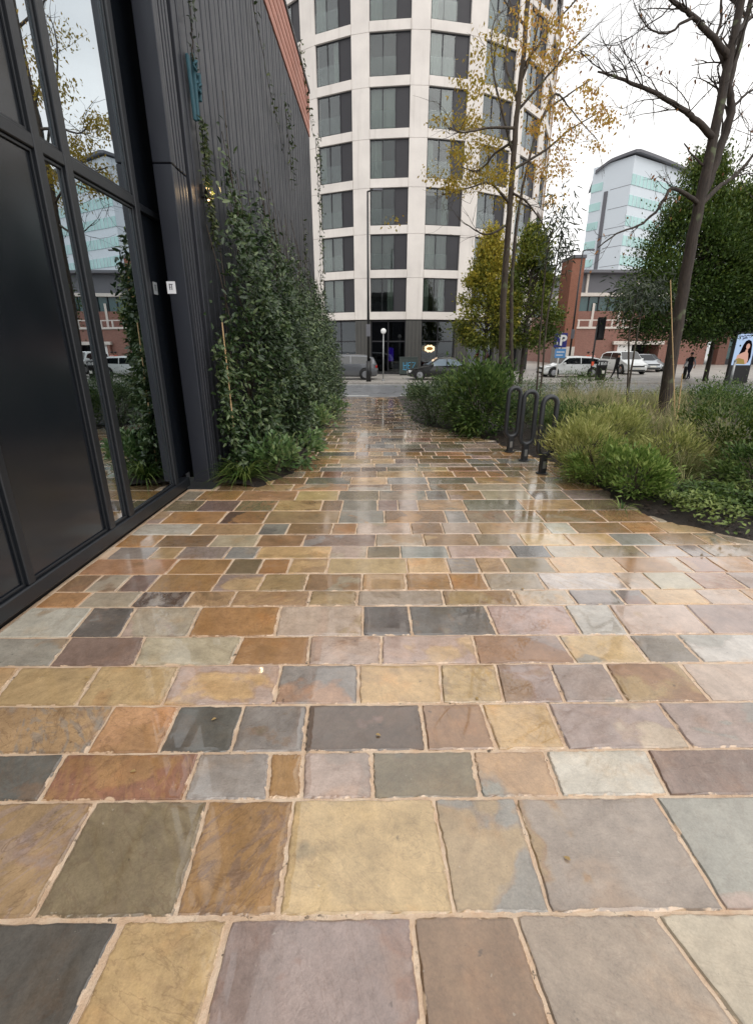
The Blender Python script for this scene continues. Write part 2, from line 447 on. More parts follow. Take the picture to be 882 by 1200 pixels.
M['l_cover'] = leafmat('ground_cover_leaf', [(56, 80, 36), (90, 112, 52), (136, 150, 84)], 0.45, 0.25)
M['l_horn'] = leafmat('hornbeam_leaf', [(54, 70, 28), (88, 102, 40), (140, 138, 54)], 0.5, 0.3)
M['l_gold'] = leafmat('golden_hornbeam_leaf', [(66, 78, 30), (104, 110, 42), (152, 142, 52), (184, 164, 66)], 0.5, 0.35)
M['l_dark'] = leafmat('deep_green_leaf', [(36, 54, 22), (62, 84, 32), (104, 116, 46)], 0.5, 0.25)
M['l_autumn'] = leafmat('yellow_autumn_leaf', [(124, 118, 44), (158, 140, 48), (188, 156, 62), (190, 142, 80)], 0.5, 0.4)
M['l_brown'] = leafmat('brown_dry_leaf', [(104, 70, 44), (146, 98, 58), (176, 130, 84)], 0.6, 0.3)
M['l_olive'] = leafmat('olive_leaf', [(44, 54, 44), (66, 76, 62), (100, 108, 90)], 0.45, 0.2)
M['l_fallen'] = leafmat('fallen_leaf', [(160, 130, 84), (176, 150, 104)], 0.5, 0.1)

# ------------------------------------------------------------------ object helpers
def tag(o, label=None, cat=None, group=None, kind=None):
    if label: o['label'] = label
    if cat: o['category'] = cat
    if group: o['group'] = group
    if kind: o['kind'] = kind
    return o
def empty(name, loc=(0, 0, 0), rz=0.0, label=None, cat=None, group=None):
    o = bpy.data.objects.new(name, None)
    o.empty_display_size = 0.2
    o.location = loc
    o.rotation_euler = (0, 0, rz)
    COL.objects.link(o)
    return tag(o, label, cat, group)
def link(name, me, mat, parent=None):
    o = bpy.data.objects.new(name, me)
    if mat is not None and not me.materials:
        for m in (mat if isinstance(mat, (list, tuple)) else [mat]):
            me.materials.append(m)
    COL.objects.link(o)
    if parent is not None:
        o.parent = parent
    return o
def place(name, me, parent, mtx):
    o = bpy.data.objects.new(name, me)
    COL.objects.link(o)
    o.parent = parent
    o.matrix_local = mtx
    return o
def kids(o):
    return [c for c in COL.objects if c.parent == o]
def copy_tree(o, parent=None):
    c = o.copy()
    COL.objects.link(c)
    if parent is not None:
        c.parent = parent
    for ch in list(o.children):
        copy_tree(ch, c)
    return c

class MB:
    """collects shapes for one mesh"""
    def __init__(s):
        s.v, s.f, s.mi = [], [], []
        s.cur = 0
    def add(s, vs, fs):
        b = len(s.v)
        s.v += [tuple(p) for p in vs]
        s.f += [tuple(b + i for i in f) for f in fs]
        s.mi += [s.cur] * len(fs)
        return s
    def box(s, x0, x1, y0, y1, z0, z1, bev=0.0, mtx=None):
        lo, hi = (x0, y0, z0), (x1, y1, z1)
        if bev <= 0:
            vs = [(hi[0] if i & 1 else lo[0], hi[1] if i & 2 else lo[1], hi[2] if i & 4 else lo[2]) for i in range(8)]
            fs = [(0, 2, 3, 1), (4, 5, 7, 6), (0, 1, 5, 4), (2, 6, 7, 3), (0, 4, 6, 2), (1, 3, 7, 5)]
        else:
            vs, fs = [], []
            for i in range(8):
                for a in range(3):
                    p = []
                    for k in range(3):
                        sg = (i >> k) & 1
                        e = hi[k] if sg else lo[k]
                        p.append(e if k == a else (e - bev if sg else e + bev))
                    vs.append(p)
            ix = lambda i, a: i * 3 + a
            for a in range(3):
                b, c = (a + 1) % 3, (a + 2) % 3
                for sg in (0, 1):
                    q = [(sg << a) | (sb << b) | (sc << c) for sb, sc in ((0, 0), (1, 0), (1, 1), (0, 1))]
                    if not sg: q.reverse()
                    fs.append(tuple(ix(i, a) for i in q))
                for sb, sc in ((0, 0), (1, 0), (1, 1), (0, 1)):
                    i0 = (sb << b) | (sc << c)
                    i1 = i0 | (1 << a)
                    fs.append((ix(i0, b), ix(i1, b), ix(i1, c), ix(i0, c)))
            for i in range(8):
                fs.append((ix(i, 0), ix(i, 1), ix(i, 2)))
        if mtx is not None:
            vs = [mtx @ Vector(p) for p in vs]
        return s.add(vs, fs)
    def tube(s, pts, rad, n=8, cap=True):
        pts = [Vector(p) for p in pts]
        if not isinstance(rad, (list, tuple)):
            rad = [rad] * len(pts)
        vs, fs = [], []
        up = None
        for i, p in enumerate(pts):
            d = (pts[min(i + 1, len(pts) - 1)] - pts[max(i - 1, 0)])
            d = d.normalized() if d.length > 1e-9 else Vector((0, 0, 1))
            if up is None:
                up = d.orthogonal().normalized()
            up = (up - d * up.dot(d))
            up = up.normalized() if up.length > 1e-6 else d.orthogonal().normalized()
            sd_ = d.cross(up)
            for k in range(n):
                a = 2 * math.pi * k / n
                vs.append(p + (up * math.cos(a) + sd_ * math.sin(a)) * rad[i])
        for i in range(len(pts) - 1):
            for k in range(n):
                k2 = (k + 1) % n
                fs.append((i * n + k, i * n + k2, (i + 1) * n + k2, (i + 1) * n + k))
        if cap:
            fs.append(tuple(range(n - 1, -1, -1)))
            fs.append(tuple((len(pts) - 1) * n + k for k in range(n)))
        return s.add(vs, fs)
    def lathe(s, prof, n=16, c=(0, 0, 0), axis='Z'):
        vs, fs = [], []
        for r, z in prof:
            for k in range(n):
                a = 2 * math.pi * k / n
                p = (r * math.cos(a), r * math.sin(a), z)
                if axis == 'Y': p = (p[0], p[2], p[1])
                if axis == 'X': p = (p[2], p[0], p[1])
                vs.append((p[0] + c[0], p[1] + c[1], p[2] + c[2]))
        for i in range(len(prof) - 1):
            for k in range(n):
                k2 = (k + 1) % n
                fs.append((i * n + k, i * n + k2, (i + 1) * n + k2, (i + 1) * n + k))
        fs.append(tuple(range(n - 1, -1, -1)))
        fs.append(tuple((len(prof) - 1) * n + k for k in range(n)))
        return s.add(vs, fs)
    def prism(s, poly, y0, y1):
        """polygon in x,z pushed from y0 to y1"""
        n = len(poly)
        vs = [(x, y0, z) for x, z in poly] + [(x, y1, z) for x, z in poly]
        fs = [tuple(range(n)), tuple(range(2 * n - 1, n - 1, -1))] + [(i, n + i, n + (i + 1) % n, (i + 1) % n) for i in range(n)]
        return s.add(vs, fs)
    def mesh(s, name, smooth=False, recalc=True):
        me = bpy.data.meshes.new(name)
        me.from_pydata([tuple(p) for p in s.v], [], s.f)
        if any(s.mi):
            me.polygons.foreach_set('material_index', s.mi)
        if recalc and len(s.f) < 6000:
            bm = bmesh.new()
            bm.from_mesh(me)
            bmesh.ops.recalc_face_normals(bm, faces=bm.faces)
            bm.to_mesh(me)
            bm.free()
        if smooth:
            me.polygons.foreach_set('use_smooth', [True] * len(me.polygons))
        me.update()
        return me
    def build(s, name, mat, parent=None, smooth=False, recalc=True):
        return link(name, s.mesh(name, smooth, recalc), mat, parent)

def raw_mesh(name, V, Q, tint=None):
    """big meshes of equal-sided faces, fast; Q is an (n,k) index array"""
    me = bpy.data.meshes.new(name)
    k = Q.shape[1]
    me.vertices.add(len(V))
    me.vertices.foreach_set('co', np.ascontiguousarray(V, np.float32).ravel())
    me.loops.add(Q.size)
    me.loops.foreach_set('vertex_index', np.ascontiguousarray(Q, np.int32).ravel())
    me.polygons.add(len(Q))
    me.polygons.foreach_set('loop_start', np.arange(0, Q.size, k, dtype=np.int32))
    me.update(calc_edges=True)
    if tint is not None:
        a = me.attributes.new('tint', 'FLOAT', 'POINT')
        a.data.foreach_set('value', np.ascontiguousarray(tint, np.float32))
    return me
def unit(a):
    return a / np.maximum(np.linalg.norm(a, axis=1, keepdims=True), 1e-9)
def leaves(name, P, D, N, L, W, tint, mat, parent, six=True, droop=0.15):
    """one leaf per row: base P, axis D, face normal N, length L, width W"""
    P = np.asarray(P, float)
    n = len(P)
    L = np.broadcast_to(L, (n,)).reshape(n, 1)
    W = np.broadcast_to(W, (n,)).reshape(n, 1)
    D = unit(D)
    S = unit(np.cross(D, N))
    N = np.cross(S, D)
    tip = P + D * L - N * L * droop
    if six:
        a = [P, P + D * L * .3 + S * W * .45 + N * W * .14, P + D * L * .68 + S * W * .36 + N * W * .08 - N * L * droop * .4, tip,
             P + D * L * .68 - S * W * .36 + N * W * .08 - N * L * droop * .4, P + D * L * .3 - S * W * .45 + N * W * .14]
        V = np.stack(a, 1).reshape(-1, 3)
        b = np.arange(n)[:, None] * 6
        Q = np.concatenate([b + np.array([[0, 1, 2, 3]]), b + np.array([[0, 3, 4, 5]])])
        t = np.repeat(tint, 6)
    else:
        a = [P, P + D * L * .45 + S * W * .5, tip, P + D * L * .45 - S * W * .5]
        V = np.stack(a, 1).reshape(-1, 3)
        Q = np.arange(n)[:, None] * 4 + np.array([[0, 1, 2, 3]])
        t = np.repeat(tint, 4)
    return link(name, raw_mesh(name, V, Q, t), mat, parent)
def blades(name, P, D, L, W, bend, tint, mat, parent, seg=4):
    """arching grass blades"""
    n = len(P)
    L = np.broadcast_to(L, (n,)).reshape(n, 1)
    W = np.broadcast_to(W, (n,)).reshape(n, 1)
    bend = np.broadcast_to(bend, (n,)).reshape(n, 1)
    D = unit(D)
    hd = D.copy()
    hd[:, 2] = 0
    hd = unit(hd + RNG.normal(0, .01, (n, 3)) * [1, 1, 0])
    S = unit(np.cross(hd, np.array([[0, 0, 1.0]])))
    rows = []
    for i in range(seg + 1):
        t = i / seg
        c = P + D * L * t + hd * L * bend * t * t * .7 - np.array([[0, 0, 1.0]]) * L * bend * t ** 3 * .75
        wd = W * (1 - t) ** .7 * (.6 + .4 * min(1, t * 4)) * .5 + 0.0004
        rows += [c - S * wd, c + S * wd]
    V = np.stack(rows, 1).reshape(-1, 3)
    k = 2 * (seg + 1)
    b = np.arange(n)[:, None] * k
    Q = np.concatenate([b + np.array([[2 * i, 2 * i + 1, 2 * i + 3, 2 * i + 2]]) for i in range(seg)])
    return link(name, raw_mesh(name, V, Q, np.repeat(tint, k)), mat, parent)
def sheet(name, x0, x1, y0, y1, dz, mat, nx=2, ny=2, kind='structure', zf=None, amp=0.0, parent=None):
    xs = np.linspace(x0, x1, nx)
    ys = np.asarray(ny, float) if not isinstance(ny, int) else np.linspace(y0, y1, ny)
    X, Y = np.meshgrid(xs, ys)
    Z = gz(Y) + dz if zf is None else zf(X, Y)
    Z = Z + RNG.normal(0, 1, Z.shape) * amp
    V = np.stack([X, Y, Z], -1).reshape(-1, 3)
    i = np.arange(len(ys) - 1)[:, None] * nx + np.arange(nx - 1)[None, :]
    i = i.reshape(-1, 1)
    o = link(name, raw_mesh(name, V, i + np.array([[0, 1, nx + 1, nx]])), mat, parent)
    if kind: o['kind'] = kind
    return o

# ================================================================== SETTING
YS = [-40, 0, 9, 26, 40, 90, 200, 600, 1500]
sheet('ground', -900, 900, 0, 0, -0.16, M['tarmac'], 2, YS)
sheet('road', -60, 90, 0, 0, -0.11, M['tarmac'], 2, [18.95, 22, 26, 30.3])
sheet('pavement', -60, 120, 0, 0, 0.0, M['pave'], 2, [30.5, 45, 80, 110])
sheet('plaza', 4.2, 60, 0, 0, -0.004, M['pave'], 2, [12.0, 15, 18.78])
sheet('forecourt', -30, -1.25, 0, 0, -0.004, M['pave'], 2, [15.45, 18.78])
def kerb(y0, y1, name, x0, x1, top):
    k = empty(name, (0, y0, 0))
    k['kind'] = 'structure'
    me = MB().box(0.004, 0.996, 0, y1 - y0, -0.16, 0, .012).mesh('kerb_stone')
    me.materials.append(M['kerbm'])
    for i in range(int(x0), int(x1)):
        place('kerb_stone', me, k, Matrix.Translation((i, 0, gz((y0 + y1) / 2) + top + random.uniform(-.003, .003))))
    return k
kerb(18.79, 18.94, 'near_kerb', -8, 26, 0.0)
kerb(30.31, 30.49, 'far_kerb', -10, 34, 0.012)
lm = MB().box(-0.75, 0.75, -0.06, 0.06, 0, 0.004).mesh('road_line')
lm.materials.append(M['linepaint'])
rm = empty('road_marking', (0, 21.4, 0))
rm['kind'] = 'structure'
for i in range(-3, 14):
    place('road_line', lm, rm, Matrix.Translation((i * 2.9 - 1.2, 0, gz(21.4) - 0.106)))
edge = MB().box(-10, 30, -0.05, 0.05, 0, 0.004).build('edge_line', M['linepaint'], rm)
edge.location = (0, -1.9, gz(19.5) - 0.106)
edge2 = MB().box(-10, 30, -0.05, 0.05, 0, 0.004).build('edge_line', M['linepaint'], rm)
edge2.location = (0, 8.4, gz(29.8) - 0.106)

# ---- path of riven sandstone flags
RIGHT_EDGE = [(-3, 9.0), (2.2, 6.0), (2.9, 3.7), (3.5, 3.02), (4.3, 2.52), (5.2, 2.42), (6.3, 2.36), (7.4, 2.08), (8.3, 1.72), (9.7, 1.0), (10.6, .74), (19, .72)]
def xright(y):
    return float(np.interp(y, [a for a, b in RIGHT_EDGE], [b for a, b in RIGHT_EDGE]))
def xleft(y):
    return float(np.interp(y, [5.02, 5.08, 5.6, 6.4, 9, 15, 19], [-2.1, -1.45, -1.12, -1.0, -1.05, -1.22, -1.25]))
path = sheet('path', -2.13, 7, 0, 0, -0.004, M['mortar'], 2, [-2.5, 0, 5.05])
pb = link('mortar_bed', raw_mesh('mortar_bed', np.array([(-1.86, 5.05, -.004), (3.4, 5.05, -.004), (-1.86, 9, -.006), (3.4, 9, -.006), (-1.86, 18.78, gz(18.78) - .006), (4.2, 18.78, gz(18.78) - .006)]),
          np.array([[0, 1, 3, 2], [2, 3, 5, 4]])), M['mortar'], path)
SLOPE = 0.0148
def stone(q, n_edge, amp, a, b, streak, patch, lift):
    """q: four ground corners (x,y) anticlockwise; returns vertices and faces of one flag"""
    c = [Vector((x, y)) for x, y in q]
    cen = sum(c, Vector((0, 0))) / 4
    rim = []
    for i in range(4):
        p0, p1 = c[i], c[(i + 1) % 4]
        d = p1 - p0
        nrm = Vector((d.y, -d.x)).normalized()
        ph = random.uniform(0, 6.28)
        fr = random.uniform(.8, 1.6)
        for k in range(n_edge):
            t = (k + (0.0 if n_edge < 3 else random.uniform(-.25, .25) if k else 0)) / n_edge
            w_ = 0 if k == 0 else math.sin(t * fr * 6.28 + ph) * amp * .4 + random.uniform(-1, 1) * amp
            p = p0 + d * t + nrm * w_
            if k == 0:
                p = p + (cen - p).normalized() * random.uniform(.000, .005)
            rim.append(p)
    n = len(rim)
    tx, ty = random.uniform(-.004, .004), random.uniform(-.004, .004)
    def zz(p):
        return gz(p.y) + lift + (p.x - cen.x) * tx + (p.y - cen.y) * ty
    vs, fs = [], []
    inner = [p + (cen - p).normalized() * random.uniform(.004, .009) for p in rim]
    for p in rim: vs.append((p.x, p.y, zz(p) - .035))
    for p in rim: vs.append((p.x, p.y, zz(p) - .004 - random.uniform(0, .0025)))
    for p in inner: vs.append((p.x, p.y, zz(p)))
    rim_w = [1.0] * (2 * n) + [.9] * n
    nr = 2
    if n_edge > 4:                # a worn margin on the stones close by; the painted rim shade fades here
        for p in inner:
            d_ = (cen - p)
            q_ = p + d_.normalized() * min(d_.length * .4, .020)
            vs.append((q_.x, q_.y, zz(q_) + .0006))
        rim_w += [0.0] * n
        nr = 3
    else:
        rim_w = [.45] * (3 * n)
    for r_ in range(nr):
        for k in range(n):
            k2 = (k + 1) % n
            fs.append((r_ * n + k, r_ * n + k2, (r_ + 1) * n + k2, (r_ + 1) * n + k))
    fs.append(tuple(nr * n + k for k in range(n)))
    return cen, vs, fs, rim_w
# tones of the stone as quarried (sRGB)
T = dict(ochre=(178, 138, 94), brown=(152, 122, 92), rust=(150, 110, 88), buff=(204, 172, 126), beige=(192, 175, 152), mauve=(166, 148, 138), plum=(140, 115, 104),
         grey=(150, 144, 135), blue=(162, 156, 147), slate=(112, 106, 100), olive=(140, 125, 100), green=(136, 130, 114), pale=(198, 190, 178), orange=(190, 148, 112),
         char=(104, 98, 93), tan=(180, 150, 112), pink=(190, 167, 152), dark=(108, 90, 78), gbuff=(172, 158, 138))
KS = list(T)
# the nearest rows as they lie: (far edge y, near edge y in the photo, joints (x far, x near), tones (a, b, streak, patch))
ROWS = [
 (1072.5, 1240, [(-160, -260), (147, 85), (270, 237), (483, 496), (603, 646), (768, 860), (935, 1090)],
  [('char', 'slate', .2, .2), ('buff', 'tan', .5, .35), ('mauve', 'plum', .3, .5), ('brown', 'tan', .2, .45), ('gbuff', 'beige', .2, .3), ('beige', 'grey', .1, .3)]),
 (936, 1072.5, [(-60, -150), (115, 40), (245, 205), (345, 325), (508, 533), (603, 646), (768, 853), (950, 1090)],
  [('tan', 'mauve', .7, .45), ('olive', 'dark', .45, .25), ('ochre', 'plum', .8, .3), ('buff', 'olive', .3, .25), ('blue', 'tan', .15, .45), ('tan', 'mauve', .15, .75), ('blue', 'pink', .15, .4)]),
 (880.5, 936, [(-70, -115), (80, 47), (235, 215), (317, 312), (356, 353), (435, 437), (553, 563), (638, 658), (758, 786), (910, 955)],
  [('slate', 'brown', .3, .3), ('rust', 'ochre', .7, .4), ('blue', 'grey', .2, .2), ('ochre', 'brown', .4, .2), ('pink', 'mauve', .2, .4), ('olive', 'green', .3, .3), ('blue', 'orange', .2, .7), ('pale', 'tan', .1, .4), ('plum', 'mauve', .5, .25)]),
 (825, 880.5, [(-25, -75), (137, 102), (212, 186), (287, 270), (361, 355), (492, 500), (563, 583), (641, 666), (771, 813), (915, 975)],
  [('tan', 'grey', .8, .55), ('orange', 'ochre', .6, .3), ('slate', 'char', .15, .2), ('grey', 'olive', .3, .5), ('dark', 'plum', .3, .3), ('brown', 'ochre', .3, .3), ('buff', 'beige', .3, .3), ('mauve', 'beige', .2, .4), ('mauve', 'grey', .2, .4)]),
 (778.5, 825, [(-60, -110), (28, -10), (120, 90), (212, 190), (330, 320), (420, 420), (515, 518), (580, 591), (643, 663), (708, 736), (796, 836), (930, 985)],
  [('buff', 'orange', .3, .3), ('buff', 'tan', .3, .2), ('buff', 'ochre', .3, .3), ('pink', 'buff', .2, .6), ('grey', 'orange', .2, .35), ('buff', 'tan', .2, .2), ('buff', 'olive', .4, .4), ('mauve', 'brown', .2, .6), ('mauve', 'grey', .2, .3), ('tan', 'rust', .2, .5), ('pink', 'beige', .2, .3)]),
 (745, 778.5, [(-90, -130), (-5, -40), (87, 60), (172, 157), (285, 270), (364, 360), (447, 446), (553, 561), (653, 676), (736, 763), (793, 826), (920, 965)],
  [('tan', 'orange', .3, .3), ('blue', 'tan', .2, .3), ('plum', 'brown', .2, .2), ('beige', 'grey', .2, .3), ('ochre', 'brown', .3, .3), ('brown', 'pink', .7, .5), ('pink', 'buff', .2, .4), ('brown', 'mauve', .2, .5), ('buff', 'grey', .2, .5), ('green', 'grey', .2, .3), ('pale', 'blue', .2, .4)]),
 (710, 745, [(-120, -160), (20, -10), (112, 82), (162, 140), (237, 220), (330, 322), (425, 425), (478, 483), (568, 583), (661, 683), (713, 738), (803, 838), (905, 950)],
  [('beige', 'tan', .2, .3), ('pale', 'tan', .1, .3), ('slate', 'blue', .2, .4), ('beige', 'pink', .2, .3), ('ochre', 'brown', .4, .3), ('beige', 'tan', .2, .4), ('slate', 'green', .2, .2), ('slate', 'green', .2, .4), ('pink', 'mauve', .2, .3), ('pale', 'mauve', .2, .4), ('pink', 'tan', .2, .3), ('mauve', 'pink', .2, .4)]),
]
def row_y(py, px=441):
    x, y = gp(px, py)
    return y - SLOPE * x
stones = []                       # (corners, tone a, tone b, streak, patch)
for (pt, pbm, js, ts) in ROWS:
    yf, yn = row_y(pt), row_y(pbm) if pbm < 1200 else 0.40
    J = []
    for xa, xb in js:
        J.append((gp(xa, pt)[0], gp(xb, pbm)[0]))
    if pbm >= 1200:               # follow the joints of the bottom row below the frame
        J = [(a, gp(xa + (xb - xa) * 0.98, 1195)[0] + 0.0) for (a, _), (xa, xb) in zip(J, js)]
        J = [(a, b + (b - a) * ((yf - yn) / (yf - row_y(1195)) - 1)) for a, b in J]
    L_, R_ = J[0], J[-1]
    for i, tn in enumerate(ts):
        stones.append((yn, yf, J[i][1], J[i][0], J[i + 1][1], J[i + 1][0], tn))
    for sgn, e in ((-1, L_), (1, R_)):
        xx = list(e)
        while (xx[1] > -2.1 if sgn < 0 else xx[1] < xright(yf) + .3):
            wd = random.uniform(.3, .5) * sgn
            tn = (random.choice(KS), random.choice(KS), random.uniform(.1, .5), random.uniform(.1, .5))
            a, b = (xx[0] + wd, xx[1] + wd), tuple(xx)
            l, r_ = (a, b) if sgn < 0 else (b, a)
            stones.append((yn, yf, l[0], l[1], r_[0], r_[1], tn))
            xx = list(a)
# rows beyond: laid on at random in the same gauged courses
known = [row_y(v) for v in (710, 692, 672, 654, 640, 626, 613)]
ys = list(known)
while ys[-1] < 18.7:
    ys.append(min(18.74, ys[-1] + random.choice([.2, .22, .26, .28, .3, .34])))
WT = dict(ochre=9, brown=17, rust=2, buff=10, beige=8, mauve=7, plum=3, grey=6, blue=3, slate=2, olive=13, green=5, pale=4, orange=2, tan=17, pink=4, dark=2, gbuff=9, char=0.3)
def rnd_tone(x, y):
    k = random.choices(list(WT), [v * (1.7 if (n in ('ochre', 'orange', 'tan', 'buff') and x < 0) else 1.5 if (n in ('pink', 'mauve', 'beige', 'pale') and x > 1 and y < 4) else 1) for n, v in WT.items()])[0]  # near right leans pale and pink: sky reflection painted into the stone tones
    b = random.choices(list(WT), WT.values())[0]
    return (k, b, random.uniform(0, .6), random.uniform(.05, .5))
for rows, back in ((ys, False), ([-2.4, -2.0, -1.75, -1.45, -1.15, -.85, -.6, -.25, .06, .40], True)):
    for y0, y1 in zip(rows, rows[1:]):
        ym = (y0 + y1) / 2
        x = (-2.1 if ym < 5.02 else xleft(ym) - .25) - random.uniform(0, .35)
        xe = min(xright(ym) + .25, 6.5)
        while x < xe:
            wd = random.choice([.22, .3, .36, .42, .46, .55, .62]) * random.uniform(.9, 1.1) * (1.0 if y1 - y0 > .24 else .85)
            sk = random.uniform(-.008, .008)
            x0 = x
            if ym > 5.02 and x0 < -1.8: x0 = -1.8
            if ym <= 5.02: x0 = max(x0, -2.1)
            if x + wd - x0 > .06:
                stones.append((y0, y1, x0, x0, x + wd, x + wd + sk, rnd_tone(x, ym)))
            x += wd
G = 0.0054
built = []
for (y0, y1, xa0, xa1, xb0, xb1, tn) in stones:
    cy = (y0 + y1) / 2
    cx_ = (xa0 + xb0) / 2
    g = G * random.uniform(.65, 1.4) * (.55 if cy > 9 else 1)
    q = [(xa0 + g, y0 + SLOPE * xa0 + g), (xb0 - g, y0 + SLOPE * xb0 + g), (xb1 - g, y1 + SLOPE * xb1 - g), (xa1 + g, y1 + SLOPE * xa1 - g)]
    if cy <= 5.02:
        q = [(max(x, -2.105), y) for x, y in q]
        if q[1][0] - q[0][0] < .05 or q[2][0] - q[3][0] < .05: continue
    d = math.hypot(cx_, cy)
    size = abs(xb0 - xa0) * (y1 - y0) / max(.5, d) ** 3
    infr = cy > 0.3 and abs(cx_) / max(cy, .1) < 1.25
    built.append((size if infr else size * .001, d, q, tn))
built.sort(key=lambda s: -s[0])
far = MB()
fa, fb, fg, fr_ = [], [], [], []
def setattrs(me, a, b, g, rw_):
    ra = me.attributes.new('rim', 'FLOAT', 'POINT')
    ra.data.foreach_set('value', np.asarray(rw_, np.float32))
    for nm, val in (('tone_a', a), ('tone_b', b), ('grain', g)):
        at_ = me.attributes.new(nm, 'FLOAT_COLOR', 'POINT')
        at_.data.foreach_set('color', np.asarray(val, np.float32).ravel())
def jit(c, k=.10):
    l = lin(c)
    f = random.uniform(1 - k, 1 + k)
    return [max(0, v * f * random.uniform(.96, 1.04)) for v in l] + [1]
for i, (sz, d, q, tn) in enumerate(built):
    ne = 18 if d < 1.6 else 9 if d < 3 else 4 if d < 6 else 2
    cen, vs, fs, rw_ = stone(q, ne, .0019 if ne > 2 else .0015, None, None, 0, 0, random.uniform(-.001, .003))
    a, b, g = jit(T[tn[0]]), jit(T[tn[1]]), [tn[2], tn[3], random.random(), 1]
    if i < 300:
        me = bpy.data.meshes.new('paving_stone')
        me.from_pydata([(x - cen.x, y - cen.y, z) for x, y, z in vs], [], fs)
        n = len(vs)
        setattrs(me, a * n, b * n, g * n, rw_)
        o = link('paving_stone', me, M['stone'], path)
        o.location = (cen.x, cen.y, 0)
    else:
        far.add(vs, fs)
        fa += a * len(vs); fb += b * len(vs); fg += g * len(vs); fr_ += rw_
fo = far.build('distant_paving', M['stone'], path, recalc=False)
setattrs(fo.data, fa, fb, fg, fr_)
fo['kind'] = 'stuff'

# ---- planting beds: wet soil with bark chips
def bedz(edge_fn, side):
    def f(X, Y):
        e = np.vectorize(edge_fn)(Y)
        wob = .035 * np.sin(Y * 9) + .03 * np.sin(Y * 23 + 1) + .03 * np.sin(Y * 4.1)
        dist = (X - e - wob) * side
        h = np.clip(dist / .12, -1, 1) * .03 + np.clip(dist, 0, 1.2) * .06
        return gz(Y) + np.where(dist < -.1, -.05, h) + RNG.normal(0, .004, X.shape)
    return f
rb = sheet('planting_bed', 0.4, 12, 0, 0, 0, M['soil'], 150, list(np.linspace(1.5, 18.75, 220)), zf=bedz(xright, 1))
lb = sheet('planting_bed', -1.88, -.7, 0, 0, 0, M['soil'], 40, list(np.linspace(5.12, 15.5, 160)), zf=bedz(xleft, -1))
n = 5200
side = RNG.random(n) < .78
Yc = np.where(side, RNG.uniform(2.2, 11, n), RNG.uniform(5.2, 12, n))
ed = np.array([xright(y) if s else xleft(y) for y, s in zip(Yc, side)])
dd = np.abs(RNG.normal(0.03, .5, n))
Xc = np.where(side, ed + .03 + dd * 1.3, np.maximum(ed - .03 - dd * .5, -1.8))
P = np.stack([Xc, Yc, gz(Yc) + .035 + np.clip(dd, 0, 1.2) * .06], 1)
ang = RNG.uniform(0, 6.28, n)
chips = leaves('bark_chips', P, np.stack([np.cos(ang), np.sin(ang), RNG.normal(0, .3, n)], 1), np.stack([RNG.normal(0, .4, n), RNG.normal(0, .4, n), np.ones(n)], 1),
       RNG.uniform(.015, .05, n), RNG.uniform(.01, .022, n), RNG.random(n), M['chip'], None, six=False, droop=.02)
chips['kind'] = 'stuff'

# ================================================================== GLAZED BUILDING
XG = -2.12
shop = empty('glazed_building', (XG, 5, 0), 0, 'low charcoal building with tall glazing, ribbed metal cladding and copper eaves', 'building')
def part(mb, name, mat, parent=shop, smooth=False):
    o = mb.build(name, mat, parent, smooth)
    o.matrix_parent_inverse = parent.matrix_basis.inverted()
    return o
MUL = [(-2.2, .08), (-.6, .08), (.9, .08), (2.565, .06), (3.49, .075), (3.795, .085), (4.76, .08)]
for y, wd in MUL:
    part(MB().box(XG - .09, XG + .016, y - wd / 2, y + wd / 2, .136, 7.75, .006), 'mullion', M['frame'])
for y0, y1 in zip([a[0] + a[1] / 2 for a in MUL], [b[0] - b[1] / 2 for b in MUL[1:]] ):
    part(MB().box(XG - .09, XG + .012, y0, y1, 2.645, 2.725, .006), 'transom', M['frame'])
    part(MB().box(XG - .09, XG + .012, y0, y1, 5.35, 5.47, .006), 'transom', M['frame'])
part(MB().box(XG - .15, XG + .02, -2.3, 5.07, .035, .135, .008), 'sill_frame', M['frame'])
part(MB().box(XG - .15, XG - .02, -2.3, 5.07, -.03, .04), 'plinth', M['black'])
panes = [(-2.16, -.64, 'darkpanel'), (-.56, .86, 'darkpanel'), (.94, 2.534, 'darkpanel'), (2.596, 3.451, 'darkpanel'), (3.529, 3.751, 'glass'), (3.839, 4.719, 'glass')]
for y0, y1, m in panes:
    for z0, z1 in ((.138, 2.642), (2.728, 5.348), (5.472, 7.7)):
        nm = 'smoked_panel' if m == 'darkpanel' else 'pane'
        part(MB().box(XG - .035, XG - .02, y0, y1, z0, z1), nm, M[m])
        fr = MB()
        for a, b, c, d in ((y0, y0 + .018, z0, z1), (y1 - .018, y1, z0, z1), (y0 + .018, y1 - .018, z0, z0 + .018), (y0 + .018, y1 - .018, z1 - .018, z1)):
            fr.box(XG - .0195, XG - .006, a, b, c, d, .002)
        part(fr, 'pane_frame', M['frame'])
# dark slot beside the pier
part(MB().box(XG - .12, XG - .07, 4.803, 5.4, .138, 2.66), 'slot_panel', M['darkpanel'])
part(MB().box(XG - .12, XG - .07, 4.803, 5.4, 2.72, 7.7), 'slot_panel', M['darkpanel'])
part(MB().box(XG - .12, XG - .03, 4.803, 5.4, 2.662, 2.718), 'transom', M['frame'])
